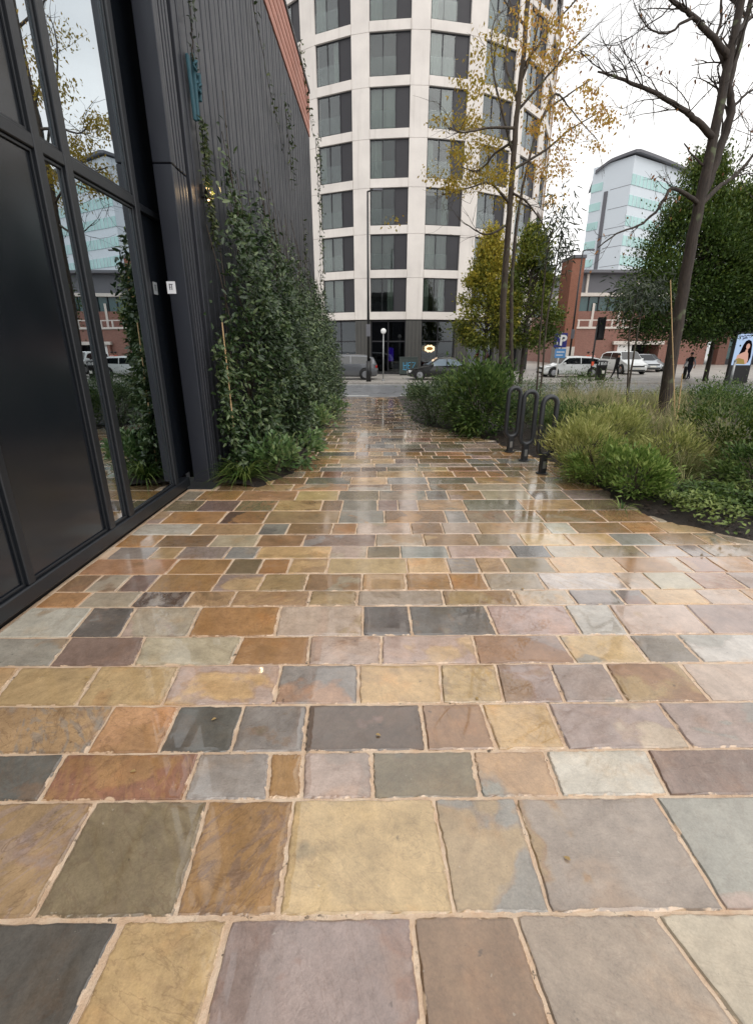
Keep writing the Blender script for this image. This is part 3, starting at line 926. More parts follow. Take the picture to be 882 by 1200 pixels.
# pier and its folded edge
XC = -1.885
part(MB().box(XG + .06, XC, 5.08, 5.16, .075, 3.07, .006), 'pier_panel', M['pier'])
part(MB().box(XG + .06, XC, 5.08, 5.16, 3.078, 6.85, .006), 'pier_panel', M['pier'])
for k in range(4):
    y = 5.165 + k * .075
    for z0, z1 in ((.08, 3.066), (3.082, 6.83)):
        part(MB().box(XC - .10, XC - .004, y + .004, y + .05, z0, z1, .005), 'rib', M['clad'])
part(MB().box(XC - .14, XC - .07, 5.17, 5.56, .05, 6.8), 'rib_backing', M['black'])
# ribbed cladding boards along the wall
y = 5.56
i = 0
fins = {}
while y < 15.35:
    wd = (.155, .215, .185)[i % 3]
    part(MB().box(XC - .09, XC - .010 + (.004 if i % 2 else 0), y + .005, y + wd - .036, .12, 6.82, .006), 'cladding_board', M['clad'])
    part(MB().box(XC - .09, XC - .004, y + wd - .027, y + wd - .005, .12, 6.825, .003), 'seam_fin', M['clad'])
    y += wd
    i += 1
YE = y
part(MB().box(-2.3, XC - .095, 5.565, YE, .0, 6.8), 'backing_wall', M['black'])
part(MB().box(-12, -2.31, YE - .1, YE, 0, 6.8), 'end_wall', M['clad'])
part(MB().box(-12, -2.0, -2.3, YE - .1, 7.72, 7.9), 'roof', M['roofgrey'])
# copper eaves boards, leaning outward
for k in range(5):
    z0 = 6.845 + k * .19
    xo = XC + .012 + k * .006
    part(MB().box(xo - .05, xo, 4.9, YE + .02, z0, z0 + .178, .006), 'copper_board', M['copper'])
part(MB().box(-2.12, XC - .045, 5.3, YE, 6.82, 7.71), 'eaves_core', M['black'])
part(MB().box(-2.02, XC + .06, 4.9, YE + .03, 7.80, 7.88, .005), 'gutter', M['frame'])
# rooms behind the glass
part(MB().box(-8, XG - .2, -2.3, 5.5, .0, .05), 'room_floor', M['room'])
part(MB().box(-8, XG - .2, -2.3, 5.5, 2.60, 2.80), 'upper_floor', M['room'])
part(MB().box(-8.2, -8, -2.3, 5.5, 0, 7.7), 'room_wall', M['room'])
part(MB().box(-8, -2.35, 5.5, 5.55, 0, 7.7), 'room_wall', M['room'])
part(MB().box(-8, -2.2, -2.4, -2.3, 0, 7.7), 'room_wall', M['room'])

def notice(loc, m, ink, label, cat='notice'):
    n_ = empty('notice', loc, 0, label, cat)
    MB().box(-.042, .042, -.004, .0, -.055, .055).build('sheet', M[m], n_)
    pr = MB()
    for x0, x1, z0, z1 in ((-.018, -.009, -.022, .034), (.002, .011, -.022, .030), (-.018, .018, .024, .032), (-.02, -.004, -.002, .006)):
        pr.box(x0, x1, -.006, -.0042, z0, z1)
    pr.build('print', M[ink], n_)
    return n_
a = at(201, 337, 5.076)
notice((a.x, 5.076, a.z), 'paper', 'ink', 'small white notice stuck on the flat face of the dark pier')
rx_ = ray(182, 338)
ts_ = (XG - .064) / rx_[0]
o = notice((XG - .064, rx_[1] * ts_, H + rx_[2] * ts_), 'papergrey', 'ink2', 'small grey notice in the dark slot beside the glazing')
o.rotation_euler = (0, 0, R(90))

wl = empty('wall_lamp', (XC + .02, 5.85, 3.06), 0, 'small lit wall lamp glowing among the vine stems', 'lamp')
MB().box(-.03, .0, -.03, .03, -.06, .06, .006).build('back_plate', M['black'], wl)
MB().lathe([(.02, -.075), (.034, -.07), (.036, .0), (.03, .01)], 14, (.045, 0, 0)).build('housing', M['black'], wl, True)
MB().lathe([(.006, .012), (.016, .016), (.018, .026), (.012, .038), (.004, .042)], 14, (.045, 0, 0)).build('bulb', M['bulb'], wl, True)
MB().lathe([(.004, -.012), (.008, -.016), (.009, -.022), (.004, -.028)], 12, (.045, 0, -.062)).build('lower_bulb', M['bulb'], wl, True)
ll = bpy.data.lights.new('wall_lamp_light', 'POINT')
ll.energy = 0.9
ll.color = (1, .68, .36)
ll.shadow_soft_size = .03
lo = bpy.data.objects.new('lamp_light', ll)
lo.location = (.09, 0, -.02)
COL.objects.link(lo)
lo.parent = wl

# teal webbing bundle tied to the wall
ws = empty('strap_bundle', (XC + .03, 5.85, 3.65), 0, 'teal webbing straps bundled and hung high on the cladding', 'strap')
MB().box(-.01, .02, -.10, -.045, 0, .52, .008, Matrix.Rotation(R(4), 4, 'X')).build('strap', M['teal'], ws)
MB().box(-.005, .03, -.03, .012, .02, .58, .008, Matrix.Rotation(R(-3), 4, 'X')).build('strap', M['teal'], ws)
MB().box(0.0, .035, .04, .07, .24, .50, .006, Matrix.Rotation(R(-12), 4, 'X')).build('strap', M['teal'], ws)
kn = MB()
for k in range(5):
    c = (random.uniform(0, .04), random.uniform(-.02, .09), .3 + random.uniform(0, .2))
    kn.tube([(c[0], c[1] - .03, c[2]), (c[0] + .03, c[1], c[2] + .035), (c[0], c[1] + .03, c[2] + .005), (c[0] + .02, c[1], c[2] - .04), (c[0], c[1] - .03, c[2])], .012, 6)
kn.build('knot', M['teal'], ws, True)

# ================================================================== ROUND TOWER
TR, TX, TY = 13.0, 2.05, 52.4
tower = empty('apartment_tower', (TX, TY, -.6), 0, 'round pale apartment tower with stacked dark framed windows', 'building')
def on(phi, z, r=TR):
    return Matrix.Translation((r * math.sin(phi), -r * math.cos(phi), z + .6)) @ Matrix.Rotation(phi, 4, 'Z')
DP, P3 = 0.31, 0.205
WH, SH, Z0 = 2.36, 2.92, 4.05
WW, PW = 2.76, 1.26
def mk(mb, mat):
    me = mb.mesh('part')
    me.materials.append(M[mat])
    return me
me_pier = mk(MB().box(-PW / 2, PW / 2, 0, .42, .006, SH - .006, .012), 'precast')
me_span = mk(MB().box(-WW / 2 + .012, WW / 2 - .012, .03, .42, .004, SH - WH - .004, .01), 'precast')
fr = MB()
hw = WW / 2 - .01
f_ = .06
cut1, cut2 = -hw + (2 * hw) * .325, -hw + (2 * hw) * .65
for x0, x1, z0, z1 in ((-hw, -hw + f_, 0, WH), (hw - f_, hw, 0, WH), (-hw + f_, hw - f_, WH - f_, WH), (-hw + f_, hw - f_, 0, f_), (cut1 - .035, cut1 + .035, f_, WH - f_), (cut2 - .04, cut2 + .04, f_, WH - f_)):
    fr.box(x0, x1, .17, .27, z0, z1, .006)
me_frame = mk(fr, 'winframe')
me_p1 = mk(MB().box(-hw + f_, cut1 - .035, .215, .225, f_, WH - f_), 'pane')
me_p2 = mk(MB().box(cut1 + .035, cut2 - .04, .215, .225, f_, WH - f_), 'pane')
me_inf = mk(MB().box(cut2 + .04, hw - f_, .205, .235, f_, WH - f_, .006), 'infill')
me_rail = mk(MB().box(-hw + f_, cut2, .135, .147, .08, 1.05).box(-hw + f_, cut2, .125, .155, 1.05, 1.075), 'railglass')
def curtain(x0, x1, amp=.03, mt='curtain'):
    mb = MB()
    k = 14
    vs = []
    for i in range(k + 1):
        t = i / k
        yv = .36 + amp * math.sin(t * 19 + x0)
        vs += [(x0 + (x1 - x0) * t, yv, .07), (x0 + (x1 - x0) * t, yv, WH - .07)]
    mb.add(vs, [(2 * i, 2 * i + 2, 2 * i + 3, 2 * i + 1) for i in range(k)])
    return mk(mb, mt)
cur = [curtain(-hw + .08, cut1), curtain(cut1, cut2 - .05), curtain(-hw + .08, -hw + .5), curtain(cut2 - .5, cut2 - .05), curtain(-hw + .08, cut2 - .05, .01), curtain(-hw + .08, cut2 - .05, .004, 'curtain2'), curtain(cut1, cut2 - .05, .004, 'curtain2'), curtain(-hw + .08, cut1, .004, 'curtain2')]
rr = random.Random(5)
for i in range(-1, 8):
    phi = P3 + DP * (i - 3)
    for k in range(0, 8):
        z = Z0 + SH * k
        if i <= 6:
            wdw = place('window', me_frame, tower, on(phi, z))
            wdw.name = 'window'
            for nm, me in (('pane', me_p1), ('pane', me_p2), ('infill_panel', me_inf), ('balustrade', me_rail)):
                place(nm, me, wdw, Matrix())
            for c in rr.choice([[4], [5], [0, 6], [0], [2, 3], [2], [1], [], [3], [7], [6], [], [2], [3]]):
                place('curtain', cur[c], wdw, Matrix())
            place('spandrel_panel', me_span, tower, on(phi, z - (SH - WH)))
        place('pier_panel', me_pier, tower, on(phi - DP / 2, z - (SH - WH)))
tp = lambda mb, nm, mt: mb.build(nm, M[mt], tower)
tp(MB().lathe([(TR - .75, .1), (TR - .75, Z0 + 8 * SH + .6)], 64), 'core', 'darkwall')
roofz = Z0 + 8 * SH - (SH - WH) + .6
tp(MB().lathe([(TR + .05, roofz), (TR + .05, roofz + .9), (TR - .5, roofz + .9)], 64), 'parapet', 'precast')
# floor slabs keep each storey's window backed
for k in range(0, 9):
    tp(MB().lathe([(TR - .45, Z0 + SH * k + .6 - .5), (TR - .45, Z0 + SH * k + .6 - .06)], 48), 'floor_slab', 'darkwall')
# rear half of the tower, plain
rear = MB()
for s in range(28):
    a0 = P3 + DP * 4.5 + (2 * math.pi - DP * 8.9) * s / 28
    a1 = P3 + DP * 4.5 + (2 * math.pi - DP * 8.9) * (s + 1) / 28
    if a0 > 1.66:
        rear.add([(r_ * math.sin(a_), -r_ * math.cos(a_), z_) for a_ in (a0, a1) for r_ in (TR,) for z_ in (0, roofz)], [(0, 2, 3, 1)])
tp(rear, 'rear_wall', 'precast')
# vertical brown fins on the far right flank
me_fin = mk(MB().box(-.05, .05, -.12, .3, 0, roofz - 4.2, .01), 'fin')
for s in range(12):
    place('facade_fin', me_fin, tower, on(1.30 + s * .032, 3.6))
# ground floor shopfront: dark piers and glazing
GF = 3.44 + .6
me_gp = mk(MB().box(-PW / 2 + .02, PW / 2 - .02, .04, .5, .02, GF - .012, .01), 'shopgrey')
me_groove = mk(MB().box(-.012, .012, .03, .06, .02, GF - .03), 'winframe')
gfr = MB()
for x0, x1, z0, z1 in ((-hw, -hw + .07, .02, GF - .02), (hw - .07, hw, .02, GF - .02), (-.035, .035, .1, GF - .02), (-hw + .07, hw - .07, 2.45, 2.55), (-hw + .07, hw - .07, .02, .12), (-hw + .07, hw - .07, GF - .1, GF - .02)):
    gfr.box(x0, x1, .3, .4, z0, z1, .006)
me_gf = mk(gfr, 'winframe')
me_gl = mk(MB().box(-hw + .07, -.035, .345, .355, .12, GF - .1), 'darkglass')
me_gr = mk(MB().box(.035, hw - .07, .345, .355, .12, GF - .1), 'darkglass')
for i in range(-1, 8):
    phi = P3 + DP * (i - 3)
    p_ = place('shopfront_pier', me_gp, tower, on(phi - DP / 2, -.6))
    for gx in (-.45, -.15, .15, .45):
        place('groove', me_groove, p_, Matrix.Translation((gx, 0, 0)))
    f0 = place('shopfront', me_gf, tower, on(phi, -.6))
    place('pane', me_gl, f0, Matrix())
    place('pane', me_gr, f0, Matrix())
me_sf = mk(MB().box(-.35, .35, .9, .95, 0, .22), 'infill')
me_dl = mk(MB().lathe([(.05, 0), (.05, .03)], 10), 'shoplight')
for phi, z, x in ((P3 - DP, 2.0, -.4), (P3 - DP, 2.0, .6), (P3, 2.05, -.6), (P3, 2.05, .75), (P3 - DP, 1.2, -.4)):
    place('menu_board', me_sf, tower, on(phi, z - .6) @ Matrix.Translation((x, -.45, 0)))
for phi, z, x in ((P3 - 2 * DP, 1.55, .5), (P3 + DP, 1.4, -.2), (P3 + DP, 1.3, .1), (P3, .75, -.6)):
    place('downlight', me_dl, tower, on(phi, z - .6) @ Matrix.Translation((x, .42, 0)))

# violet screen, glowing sign, cabinet with graffiti by the shopfront
a = at(458, 421, 39.8)
vs_ = empty('screen', (a.x, 39.95, -.6), 0, 'small violet lit screen standing inside the ground floor window', 'screen')
MB().box(-.28, .28, 0, .08, .9, 2.15, .01).build('casing', M['black'], vs_)
MB().box(-.2, .2, -.012, -.002, 1.0, 2.05).build('display', M['purple'], vs_)
MB().box(-.05, .05, .02, .06, .02, .9).build('stand', M['black'], vs_)
a = at(503, 408.5, 39.55)
sg = empty('shop_sign', (a.x, 39.55, a.z), P3, 'glowing flower shaped sign hung on the dark shopfront', 'sign')
lob = MB()
for k in range(8):
    an = 2 * math.pi * (k + .5) / 8
    lob.lathe([(.02, -.03), (.11, -.03), (.125, 0), (.11, .03), (.02, .03)], 12, (.31 * math.cos(an), -.02, .17 * math.sin(an)), 'Y')
lob.build('lit_lobe_ring', M['neon'], sg)
MB().prism([(.27 * math.cos(t) , .13 * math.sin(t)) for t in np.linspace(0, 6.28, 20)[:-1]], -.075, -.055).build('sign_face', M['neondim'], sg)
tx = MB()
for pts in (((-.16, -.04), (-.10, .06), (-.04, -.04)), ((0, .06), (.06, -.04), (.12, .06)), ((.0, -.09), (.02, -.06)), ((.18, -.05), (.2, .05))):
    tx.tube([(x, -.08, z) for x, z in pts], .012, 5)
tx.build('lettering', M['black'], sg)
MB().box(-.3, .3, .03, .12, -.05, .05).build('bracket', M['black'], sg)
cb = empty('utility_cabinet', (2.28, 38.0, -.6), 0, 'dark street cabinet tagged with bright cyan graffiti', 'cabinet')
MB().box(-.70, .70, 0, .5, .08, 1.3, .02).build('body', M['cabinet'], cb)
MB().box(-.72, .72, -.02, .52, 1.3, 1.36, .015).build('lid', M['cabinet'], cb)
MB().box(-.66, .66, .03, .47, 0, .08).build('plinth', M['black'], cb)
for x in (-.68, .01):
    d_ = MB().box(x, x + .67, -.012, -.001, .12, 1.26, .004).build('door', M['cabinet'], cb)
    MB().box(x + .56, x + .6, -.03, -.012, .62, .78, .004).build('handle', M['black'], d_)
gr = MB()
for pts in (((-.45, .98), (-.42, .5)), ((-.18, 1.0), (-.2, .5)), ((-.44, .72), (-.18, .76)), ((.16, .96), (-.06, .94), (-.08, .52), (.16, .5)), ((-.06, .74), (.1, .74)), ((.28, .95), (.58, .97), (.3, .5), (.62, .53)), ((-.5, .44), (.1, .4), (.6, .42))):
    gr.tube([(x * .9, -.014, z) for x, z in pts], .021, 5)
gr.build('graffiti', M['graffiti'], cb)

# ================================================================== BACKGROUND BUILDINGS
def bpart(root, mb, name, mat):
    o = mb.build(name, M[mat], root)
    o.matrix_parent_inverse = Matrix.Translation(root.location).inverted()
    return o
bw = empty('brick_wing', (17, 46, -.6), 0, 'narrow terracotta brick wing showing beside the round tower', 'building')
bpart(bw, MB().box(16.45, 17.5, 45, 47.6, 1.5, 8.6), 'wall', 'brick2')
bpart(bw, MB().box(16.4, 17.55, 44.95, 47.65, -.6, 1.5, .02), 'base_wall', 'coping')
bpart(bw, MB().box(16.4, 17.55, 44.9, 47.7, 8.6, 8.85, .02), 'coping', 'roofgrey')
for z in (2.2, 4.6, 7.0):
    f0 = bpart(bw, MB().box(17.48, 17.53, 46, 47.2, z, z + 1.3), 'window', 'winframe')
    g_ = bpart(bw, MB().box(17.532, 17.54, 46.08, 47.12, z + .08, z + 1.22), 'pane', 'stripglass')

bb = empty('brick_building', (40, 62, -.6), 0, 'red brick civic building with grey upper storey and garage entrance', 'building')
bpart(bb, MB().box(23.5, 29.3, 62, 80, -.6, 3.55), 'wall', 'brick')
bpart(bb, MB().box(34.4, 40.5, 62, 80, -.6, 3.55), 'wall', 'brick')
bpart(bb, MB().box(29.3, 34.4, 62, 80, 2.15, 3.55), 'wall', 'brick')
bpart(bb, MB().box(23.4, 40.6, 61.85, 62.2, 3.56, 3.8, .03), 'coping', 'coping')
for x in np.arange(24.2, 40.3, 1.35):
    bpart(bb, MB().box(x, x + .16, 61.9, 62.1, 3.81, 4.5), 'parapet_post', 'coping')
bpart(bb, MB().box(23.5, 40.5, 61.95, 62.05, 4.5, 4.62), 'parapet_rail', 'coping')
bpart(bb, MB().box(23.6, 62, 64.0, 80, 3.55, 5.7), 'upper_wall', 'brick')
bpart(bb, MB().box(23.6, 62, 64.1, 80, 5.7, 7.35), 'strip_window', 'stripglass')
for x in np.arange(23.6, 62, 1.2):
    bpart(bb, MB().box(x - .05, x + .05, 63.95, 64.1, 5.7, 7.35), 'mullion', 'winframe')
bpart(bb, MB().box(23.3, 62.2, 63.6, 80, 7.35, 7.75, .03), 'band', 'coping')
bpart(bb, MB().box(23.6, 62, 64.2, 80, 7.75, 9.9), 'upper_storey', 'roofgrey')
for x in np.arange(25.5, 62, 6.2):
    bpart(bb, MB().box(x - .12, x + .12, 63.9, 64.2, 7.76, 9.88), 'column', 'coping')
bpart(bb, MB().box(23.0, 62.4, 63.2, 80, 9.9, 10.25, .04), 'roof', 'roofgrey')
for x in (26.5, 29.8, 33.5, 37.0):
    bpart(bb, MB().box(x, x + .28, 63.9, 63.99, 3.6, 6.6), 'downpipe', 'coping')
bpart(bb, MB().box(28.7, 34.9, 61.5, 61.95, 1.75, 2.14, .03), 'entrance_lintel', 'coping')
bpart(bb, MB().box(29.3, 31.2, 61.97, 62.05, -.58, 1.74), 'white_door', 'white')
bpart(bb, MB().box(31.25, 34.4, 65, 65.2, -.6, 2.1), 'garage_back', 'darkwall')
for x in (28.9, 34.4):
    bpart(bb, MB().box(x, x + .38, 61.6, 61.96, -.6, 1.74, .02), 'entrance_pillar', 'brick')
bpart(bb, MB().box(41.3, 62, 61.4, 80, 2.6, 3.55), 'wall', 'brick3')
for x in np.arange(41.3, 61.5, 2.9):
    bpart(bb, MB().box(x, x + 1.15, 61.0, 61.9, -.6, 2.6, .02), 'brick_bay', 'brick3')
    f0 = bpart(bb, MB().box(x + 1.15, x + 2.9, 61.8, 61.95, -.6, 2.6), 'window', 'winframe')
    bpart(bb, MB().box(x + 1.25, x + 2.0, 61.76, 61.79, .1, 2.4), 'pane', 'stripglass')
    bpart(bb, MB().box(x + 2.06, x + 2.8, 61.76, 61.79, .1, 2.4), 'pane', 'stripglass')
# small white plaques on the brick front
for px_, py_ in ((712, 414),):
    pass

hp = empty('hospital_tower', (56, 122, -.6), 0, 'tall white tower with teal window bands under a curved roof', 'building')
cA, cL, cR = at(735, 240, 122), at(690, 240, 130), at(826, 240, 138)
cA, cL, cR = (cA.x, cA.y), (cL.x, cL.y), (cR.x, cR.y)
HT = 40.6
def wallbox(root, a, b, th, z0, z1, name, mat, off=0.0):
    d = Vector((b[0] - a[0], b[1] - a[1], 0))
    l = d.length
    an = math.atan2(d.y, d.x)
    m = Matrix.Translation((a[0], a[1], 0)) @ Matrix.Rotation(an, 4, 'Z')
    mb = MB().box(0.03, l - .03, off, th, z0, z1, 0, m)
    return bpart(root, mb, name, mat)
core = MB()
core.add([(x, y, z) for x, y in (cL, cA, cR, (69, 146)) for z in (-.6, HT)], [(0, 2, 3, 1), (2, 4, 5, 3), (4, 6, 7, 5), (6, 0, 1, 7), (1, 3, 5, 7)])
bpart(hp, core, 'wall', 'hospwhite')
zz = HT - 3.4
k = 0
while zz > 4:
    wallbox(hp, cA, cR, .2, zz - 2.0, zz, 'window_band', 'tealglass', -.12)
    b0 = Vector((cA[0], cA[1], 0)); b1 = Vector((cR[0], cR[1], 0))
    mm = MB()
    for s in range(1, 22):
        q = b0.lerp(b1, s / 22)
        an = math.atan2(b1.y - b0.y, b1.x - b0.x)
        mm.box(-.06, .06, -.2, .0, zz - 2.0, zz, 0, Matrix.Translation(q) @ Matrix.Rotation(an, 4, 'Z'))
    bpart(hp, mm, 'band_mullion', 'hospwhite')['kind'] = 'stuff'
    wallbox(hp, (cL[0] + .5 * (cA[0] - cL[0]), cL[1] + .5 * (cA[1] - cL[1])), cA, .05, zz - 2.04, zz - 1.96, 'panel_joint', 'roofgrey', -.03)
    wallbox(hp, cL, (cL[0] + .3 * (cA[0] - cL[0]), cL[1] + .3 * (cA[1] - cL[1])), .2, zz - 1.6, zz, 'window_band', 'tealglass', -.12)
    zz -= 3.95
wallbox(hp, (cL[0] + .36 * (cA[0] - cL[0]), cL[1] + .36 * (cA[1] - cL[1])), (cL[0] + .46 * (cA[0] - cL[0]), cL[1] + .46 * (cA[1] - cL[1])), .3, 12, HT - 5.5, 'recess_slot', 'roofgrey', -.15)
rf = MB()
n = 30
pts = []
for i in range(n + 1):
    t = i / n
    if t < .35:
        s = t / .35
        p = Vector(cL).lerp(Vector(cA), s)
        e = 1.4
    else:
        s = (t - .35) / .65
        p = Vector(cA).lerp(Vector(cR), s)
        e = 1.4
    z = HT + .3 - 1.6 * ((t - .38) / .62) ** 2 - (1.0 * max(0, .12 - t) / .12)
    pts.append((p.x, p.y - 1.2, z))
vs, fs = [], []
for (x, y_, z) in pts:
    vs += [(x, y_, z), (x, y_, z + .55), (x + 5, y_ + 16, z + .55), (x + 5, y_ + 16, z)]
for i in range(n):
    b = i * 4
    for k in range(4):
        fs.append((b + k, b + 4 + k, b + 4 + (k + 1) % 4, b + (k + 1) % 4))
rf.add(vs, fs + [(0, 1, 2, 3), tuple(n * 4 + k for k in (3, 2, 1, 0))])
bpart(hp, rf, 'curved_roof', 'roofgrey')

# ================================================================== STREET FURNITURE
def hoop(p, rz, label):
    """cycle stand: a tall rounded loop on a short foot"""
    r0 = empty('cycle_stand', p, rz, label, 'bike stand', 'charcoal cycle stands beside the planting')
    hw_, rt, zb, zt = .092, .031, .23, .97
    pts = []
    for k in range(0, 13):
        t = math.pi * k / 12
        pts.append((hw_ * math.cos(t), 0, zt - rt - hw_ + hw_ * math.sin(t)))
    for k in range(0, 13):
        t = math.pi + math.pi * k / 12
        pts.append((hw_ * math.cos(t), 0, zb + hw_ + hw_ * math.sin(t)))
    pts.append(pts[0])
    mb = MB()
    mb.tube(pts, rt, 10, cap=False)
    mb.build('loop', M['rackm'], r0, True)
    MB().box(-.042, .042, -.03, .03, .0, .235, .008).build('foot', M['rackm'], r0)
    MB().box(-.02, .02, -.034, -.031, .07, .16, .001).build('reflector', M['steel'], r0)
    MB().lathe([(.075, .002), (.075, .01), (.06, .014)], 18).build('base_plate', M['rackm'], r0)
    return r0
for (px, py), lb_ in (((634.5, 555), 'nearest of the three rounded cycle stands, tallest against the lime planting'), ((613.5, 540), 'middle one of three rounded cycle stands by the planting bed'),
                      ((596.5, 529.5), 'farthest of three rounded cycle stands, against the dark shrub')):
    x, y = gp(px, py)
    hoop((x, y, 0.002), R(12), lb_)

def pole_lamp(x, y, h, r, headdir, label):
    o = empty('street_lamp', (x, y, gz(y)), 0, label, 'street lamp')
    MB().tube([(0, 0, 0), (0, 0, 1.25)], r * 1.9, 12).build('base', M['black'], o, True)
    MB().tube([(0, 0, 1.25), (0, 0, h)], [r, r * .6], 10).build('pole', M['black'], o, True)
    MB().tube([(0, 0, h - .02), (headdir * .25, 0, h + .06), (headdir * .5, 0, h + .05)], r * .5, 8).build('arm', M['black'], o, True)
    MB().box(min(headdir * .3, headdir * .85), max(headdir * .3, headdir * .85), -.1, .1, h + .02, h + .11, .02).build('lamp_head', M['roofgrey'], o)
    MB().box(-.13, .13, -.12, -.06, 2.7, 3.4, .01).build('sign_plate', M['roofgrey'], o)
    return o
pole_lamp(-.66, 31.2, 10.4, .085, 1, 'tall thin black street lamp before the round tower')
pole_lamp(at(669, 400, 40).x, 40, 8.9, .08, 1, 'black street lamp beside the terracotta brick wing')
gpst = empty('round_headed_post', (at(449, 420, 31.8).x, 31.8, -.6), 0, 'slim grey post with white round head by the road', 'post')
MB().tube([(0, 0, 0), (0, 0, 2.95)], .038, 10).build('pole', M['steel'], gpst, True)
MB().lathe([(.02, -.05), (.15, -.04), (.17, 0), (.15, .04), (.02, .05)], 18, (0, -.02, 3.03), 'Y').build('round_head', M['white'], gpst, True)
MB().lathe([(.09, 0), (.09, .06), (.05, .1)], 12).build('collar', M['steel'], gpst)

a = at(691, 440, 32)
tl = empty('traffic_light', (a.x, 32, -.6), R(10), 'black traffic signal on pole by the crossing', 'traffic light')
MB().tube([(0, 0, 0), (0, 0, 3.4)], .055, 10).build('pole', M['black'], tl, True)
MB().box(-.02, .56, -.03, .03, 2.5, 3.85, .05).build('backing_board', M['black'], tl)
for k in range(3):
    h_ = MB().lathe([(.14, 0), (.14, .16), (.1, .2)], 12, (.27, .03, 2.78 + k * .4), 'Y').build('lamp_housing', M['black'], tl)
MB().box(.08, .46, -.12, -.03, 2.6, 3.75, .03).build('rear_case', M['black'], tl)
MB().box(-.08, .08, -.12, -.055, .95, 1.2, .01).build('push_button_box', M['cloth_orange'], tl)
MB().lathe([(.1, 0), (.1, .12), (.06, .16)], 12).build('collar', M['black'], tl)

a = at(655.5, 408, 35)
ps = empty('parking_sign', (a.x, 35, -.6), 0, 'blue parking sign with white P on pale post', 'sign')
MB().tube([(0, .06, 0), (0, .06, 3.05)], .05, 10).build('post', M['white'], ps, True)
MB().box(-.44, .44, 0, .03, 2.05, 3.0, .012).build('sign_panel', M['bluesign'], ps)
MB().box(-.30, .46, .002, .03, 1.35, 1.98, .012).build('lower_panel', M['bluesign2'], ps)
MB().box(-.20, .36, -.006, -.001, 1.72, 1.78).box(-.20, .26, -.006, -.001, 1.52, 1.57).build('lower_print', M['white'], ps)
def text(s, size, mat, parent, loc, name='lettering'):
    cu = bpy.data.curves.new(name, 'FONT')
    cu.body = s
    cu.size = size
    cu.extrude = .004
    cu.align_x = 'CENTER'
    cu.offset = size * .03
    tmp = bpy.data.objects.new(name, cu)
    COL.objects.link(tmp)
    dg = bpy.context.evaluated_depsgraph_get()
    me = bpy.data.meshes.new_from_object(tmp.evaluated_get(dg))
    bpy.data.objects.remove(tmp)
    me.materials.clear()
    o = link(name, me, M[mat], parent)
    o.location = loc
    o.rotation_euler = (R(90), 0, 0)
    return o
text('P', .95, 'white', ps, (.16, -.006, 2.2))
MB().tube([(-.3, -.006, 2.75), (-.12, -.006, 2.82), (-.1, -.006, 2.66)], .03, 6).tube([(-.24, -.006, 2.25), (-.2, -.006, 2.42)], .05, 6).build('emblem', M['white'], ps)

a = at(703, 440, 33)
bn = empty('litter_bin', (a.x, 33, -.6), 0, 'black litter bin with a pale label on the far pavement', 'bin')
MB().lathe([(.28, 0), (.32, .04), (.33, .85), (.35, .87), (.35, .95)], 20).build('body', M['black'], bn, True)
MB().lathe([(.36, 1.14), (.36, 1.2), (.2, 1.26)], 20).build('canopy', M['black'], bn)
for an in range(4):
    t = math.pi / 4 + an * math.pi / 2
    MB().box(.3 * math.cos(t) - .03, .3 * math.cos(t) + .03, .3 * math.sin(t) - .03, .3 * math.sin(t) + .03, .95, 1.14).build('canopy_post', M['black'], bn)
MB().box(-.09, .09, -.345, -.333, .42, .62).build('label_plate', M['plate'], bn)
MB().box(-.14, .14, -.36, -.34, .97, 1.1).build('rim_plate', M['steel'], bn)

a = at(864, 440, 30)
ad = empty('advertising_panel', (a.x, 30, -.6), R(-8), 'tall black advertising screen showing a woman with long dark hair', 'advert')
MB().box(-.6, .6, 0, .25, .0, 2.95, .03).build('casing', M['black'], ad)
MB().box(-.52, .52, -.01, -.001, 1.05, 2.82).build('display', M['screenblue'], ad)
def ell(cx, cz, rx, rz_, n=22, y0=-.014, y1=-.0115):
    return [(cx + rx * math.cos(t), cz + rz_ * math.sin(t)) for t in np.linspace(0, 2 * math.pi, n + 1)[:-1]]
MB().prism([(-.10, 1.5), (-.26, 1.62), (-.18, 1.9), (-.12, 2.2), (-.02, 2.42), (.12, 2.5), (.28, 2.42), (.37, 2.2), (.4, 1.9), (.44, 1.5), (.36, 1.2), (.05, 1.2)], -.014, -.0115).build('hair', M['screenhair'], ad)
MB().prism([(-.32, 1.62), (-.1, 1.74), (.06, 1.82), (.2, 1.82), (.27, 1.7), (.33, 1.3), (.28, 1.12), (-.3, 1.12), (-.34, 1.4)], -.018, -.0155).build('shoulders', M['screenskin'], ad)
MB().prism([(.06, 1.75), (.2, 1.75), (.2, 1.95), (.08, 1.95)], -.020, -.0185).build('neck', M['screenskin'], ad)
MB().prism(ell(.16, 2.12, .10, .16), -.023, -.0205).build('face', M['screenskin'], ad)
MB().prism([(-.36, 1.12), (-.4, 1.36), (-.2, 1.46), (.1, 1.38), (.2, 1.1)], -.023, -.0205).build('gold_garment', M['screengold'], ad)
hd = MB()
for z, x0, x1 in ((2.72, -.36, .3), (2.60, -.24, .02)):
    pp = [(x0 + (x1 - x0) * k / 12, -.016, z + (x0 + (x1 - x0) * k / 12) * .12 + .03 * math.sin(k * 2.1)) for k in range(13)]
    hd.tube(pp, .026, 5)
hd.build('header_script', M['screenink'], ad)
a = at(857, 440, 27)
gpo = empty('short_post', (a.x, 27, -.6), 0, 'short grey marker post standing before the advertising screen', 'post')
MB().tube([(0, 0, 0), (0, 0, 1.35)], .06, 10).build('pole', M['steel'], gpo, True)
MB().lathe([(.07, 0), (.07, .05), (.02, .08)], 10, (0, 0, 1.34)).build('cap', M['steel'], gpo)
a = at(836, 440, 31)
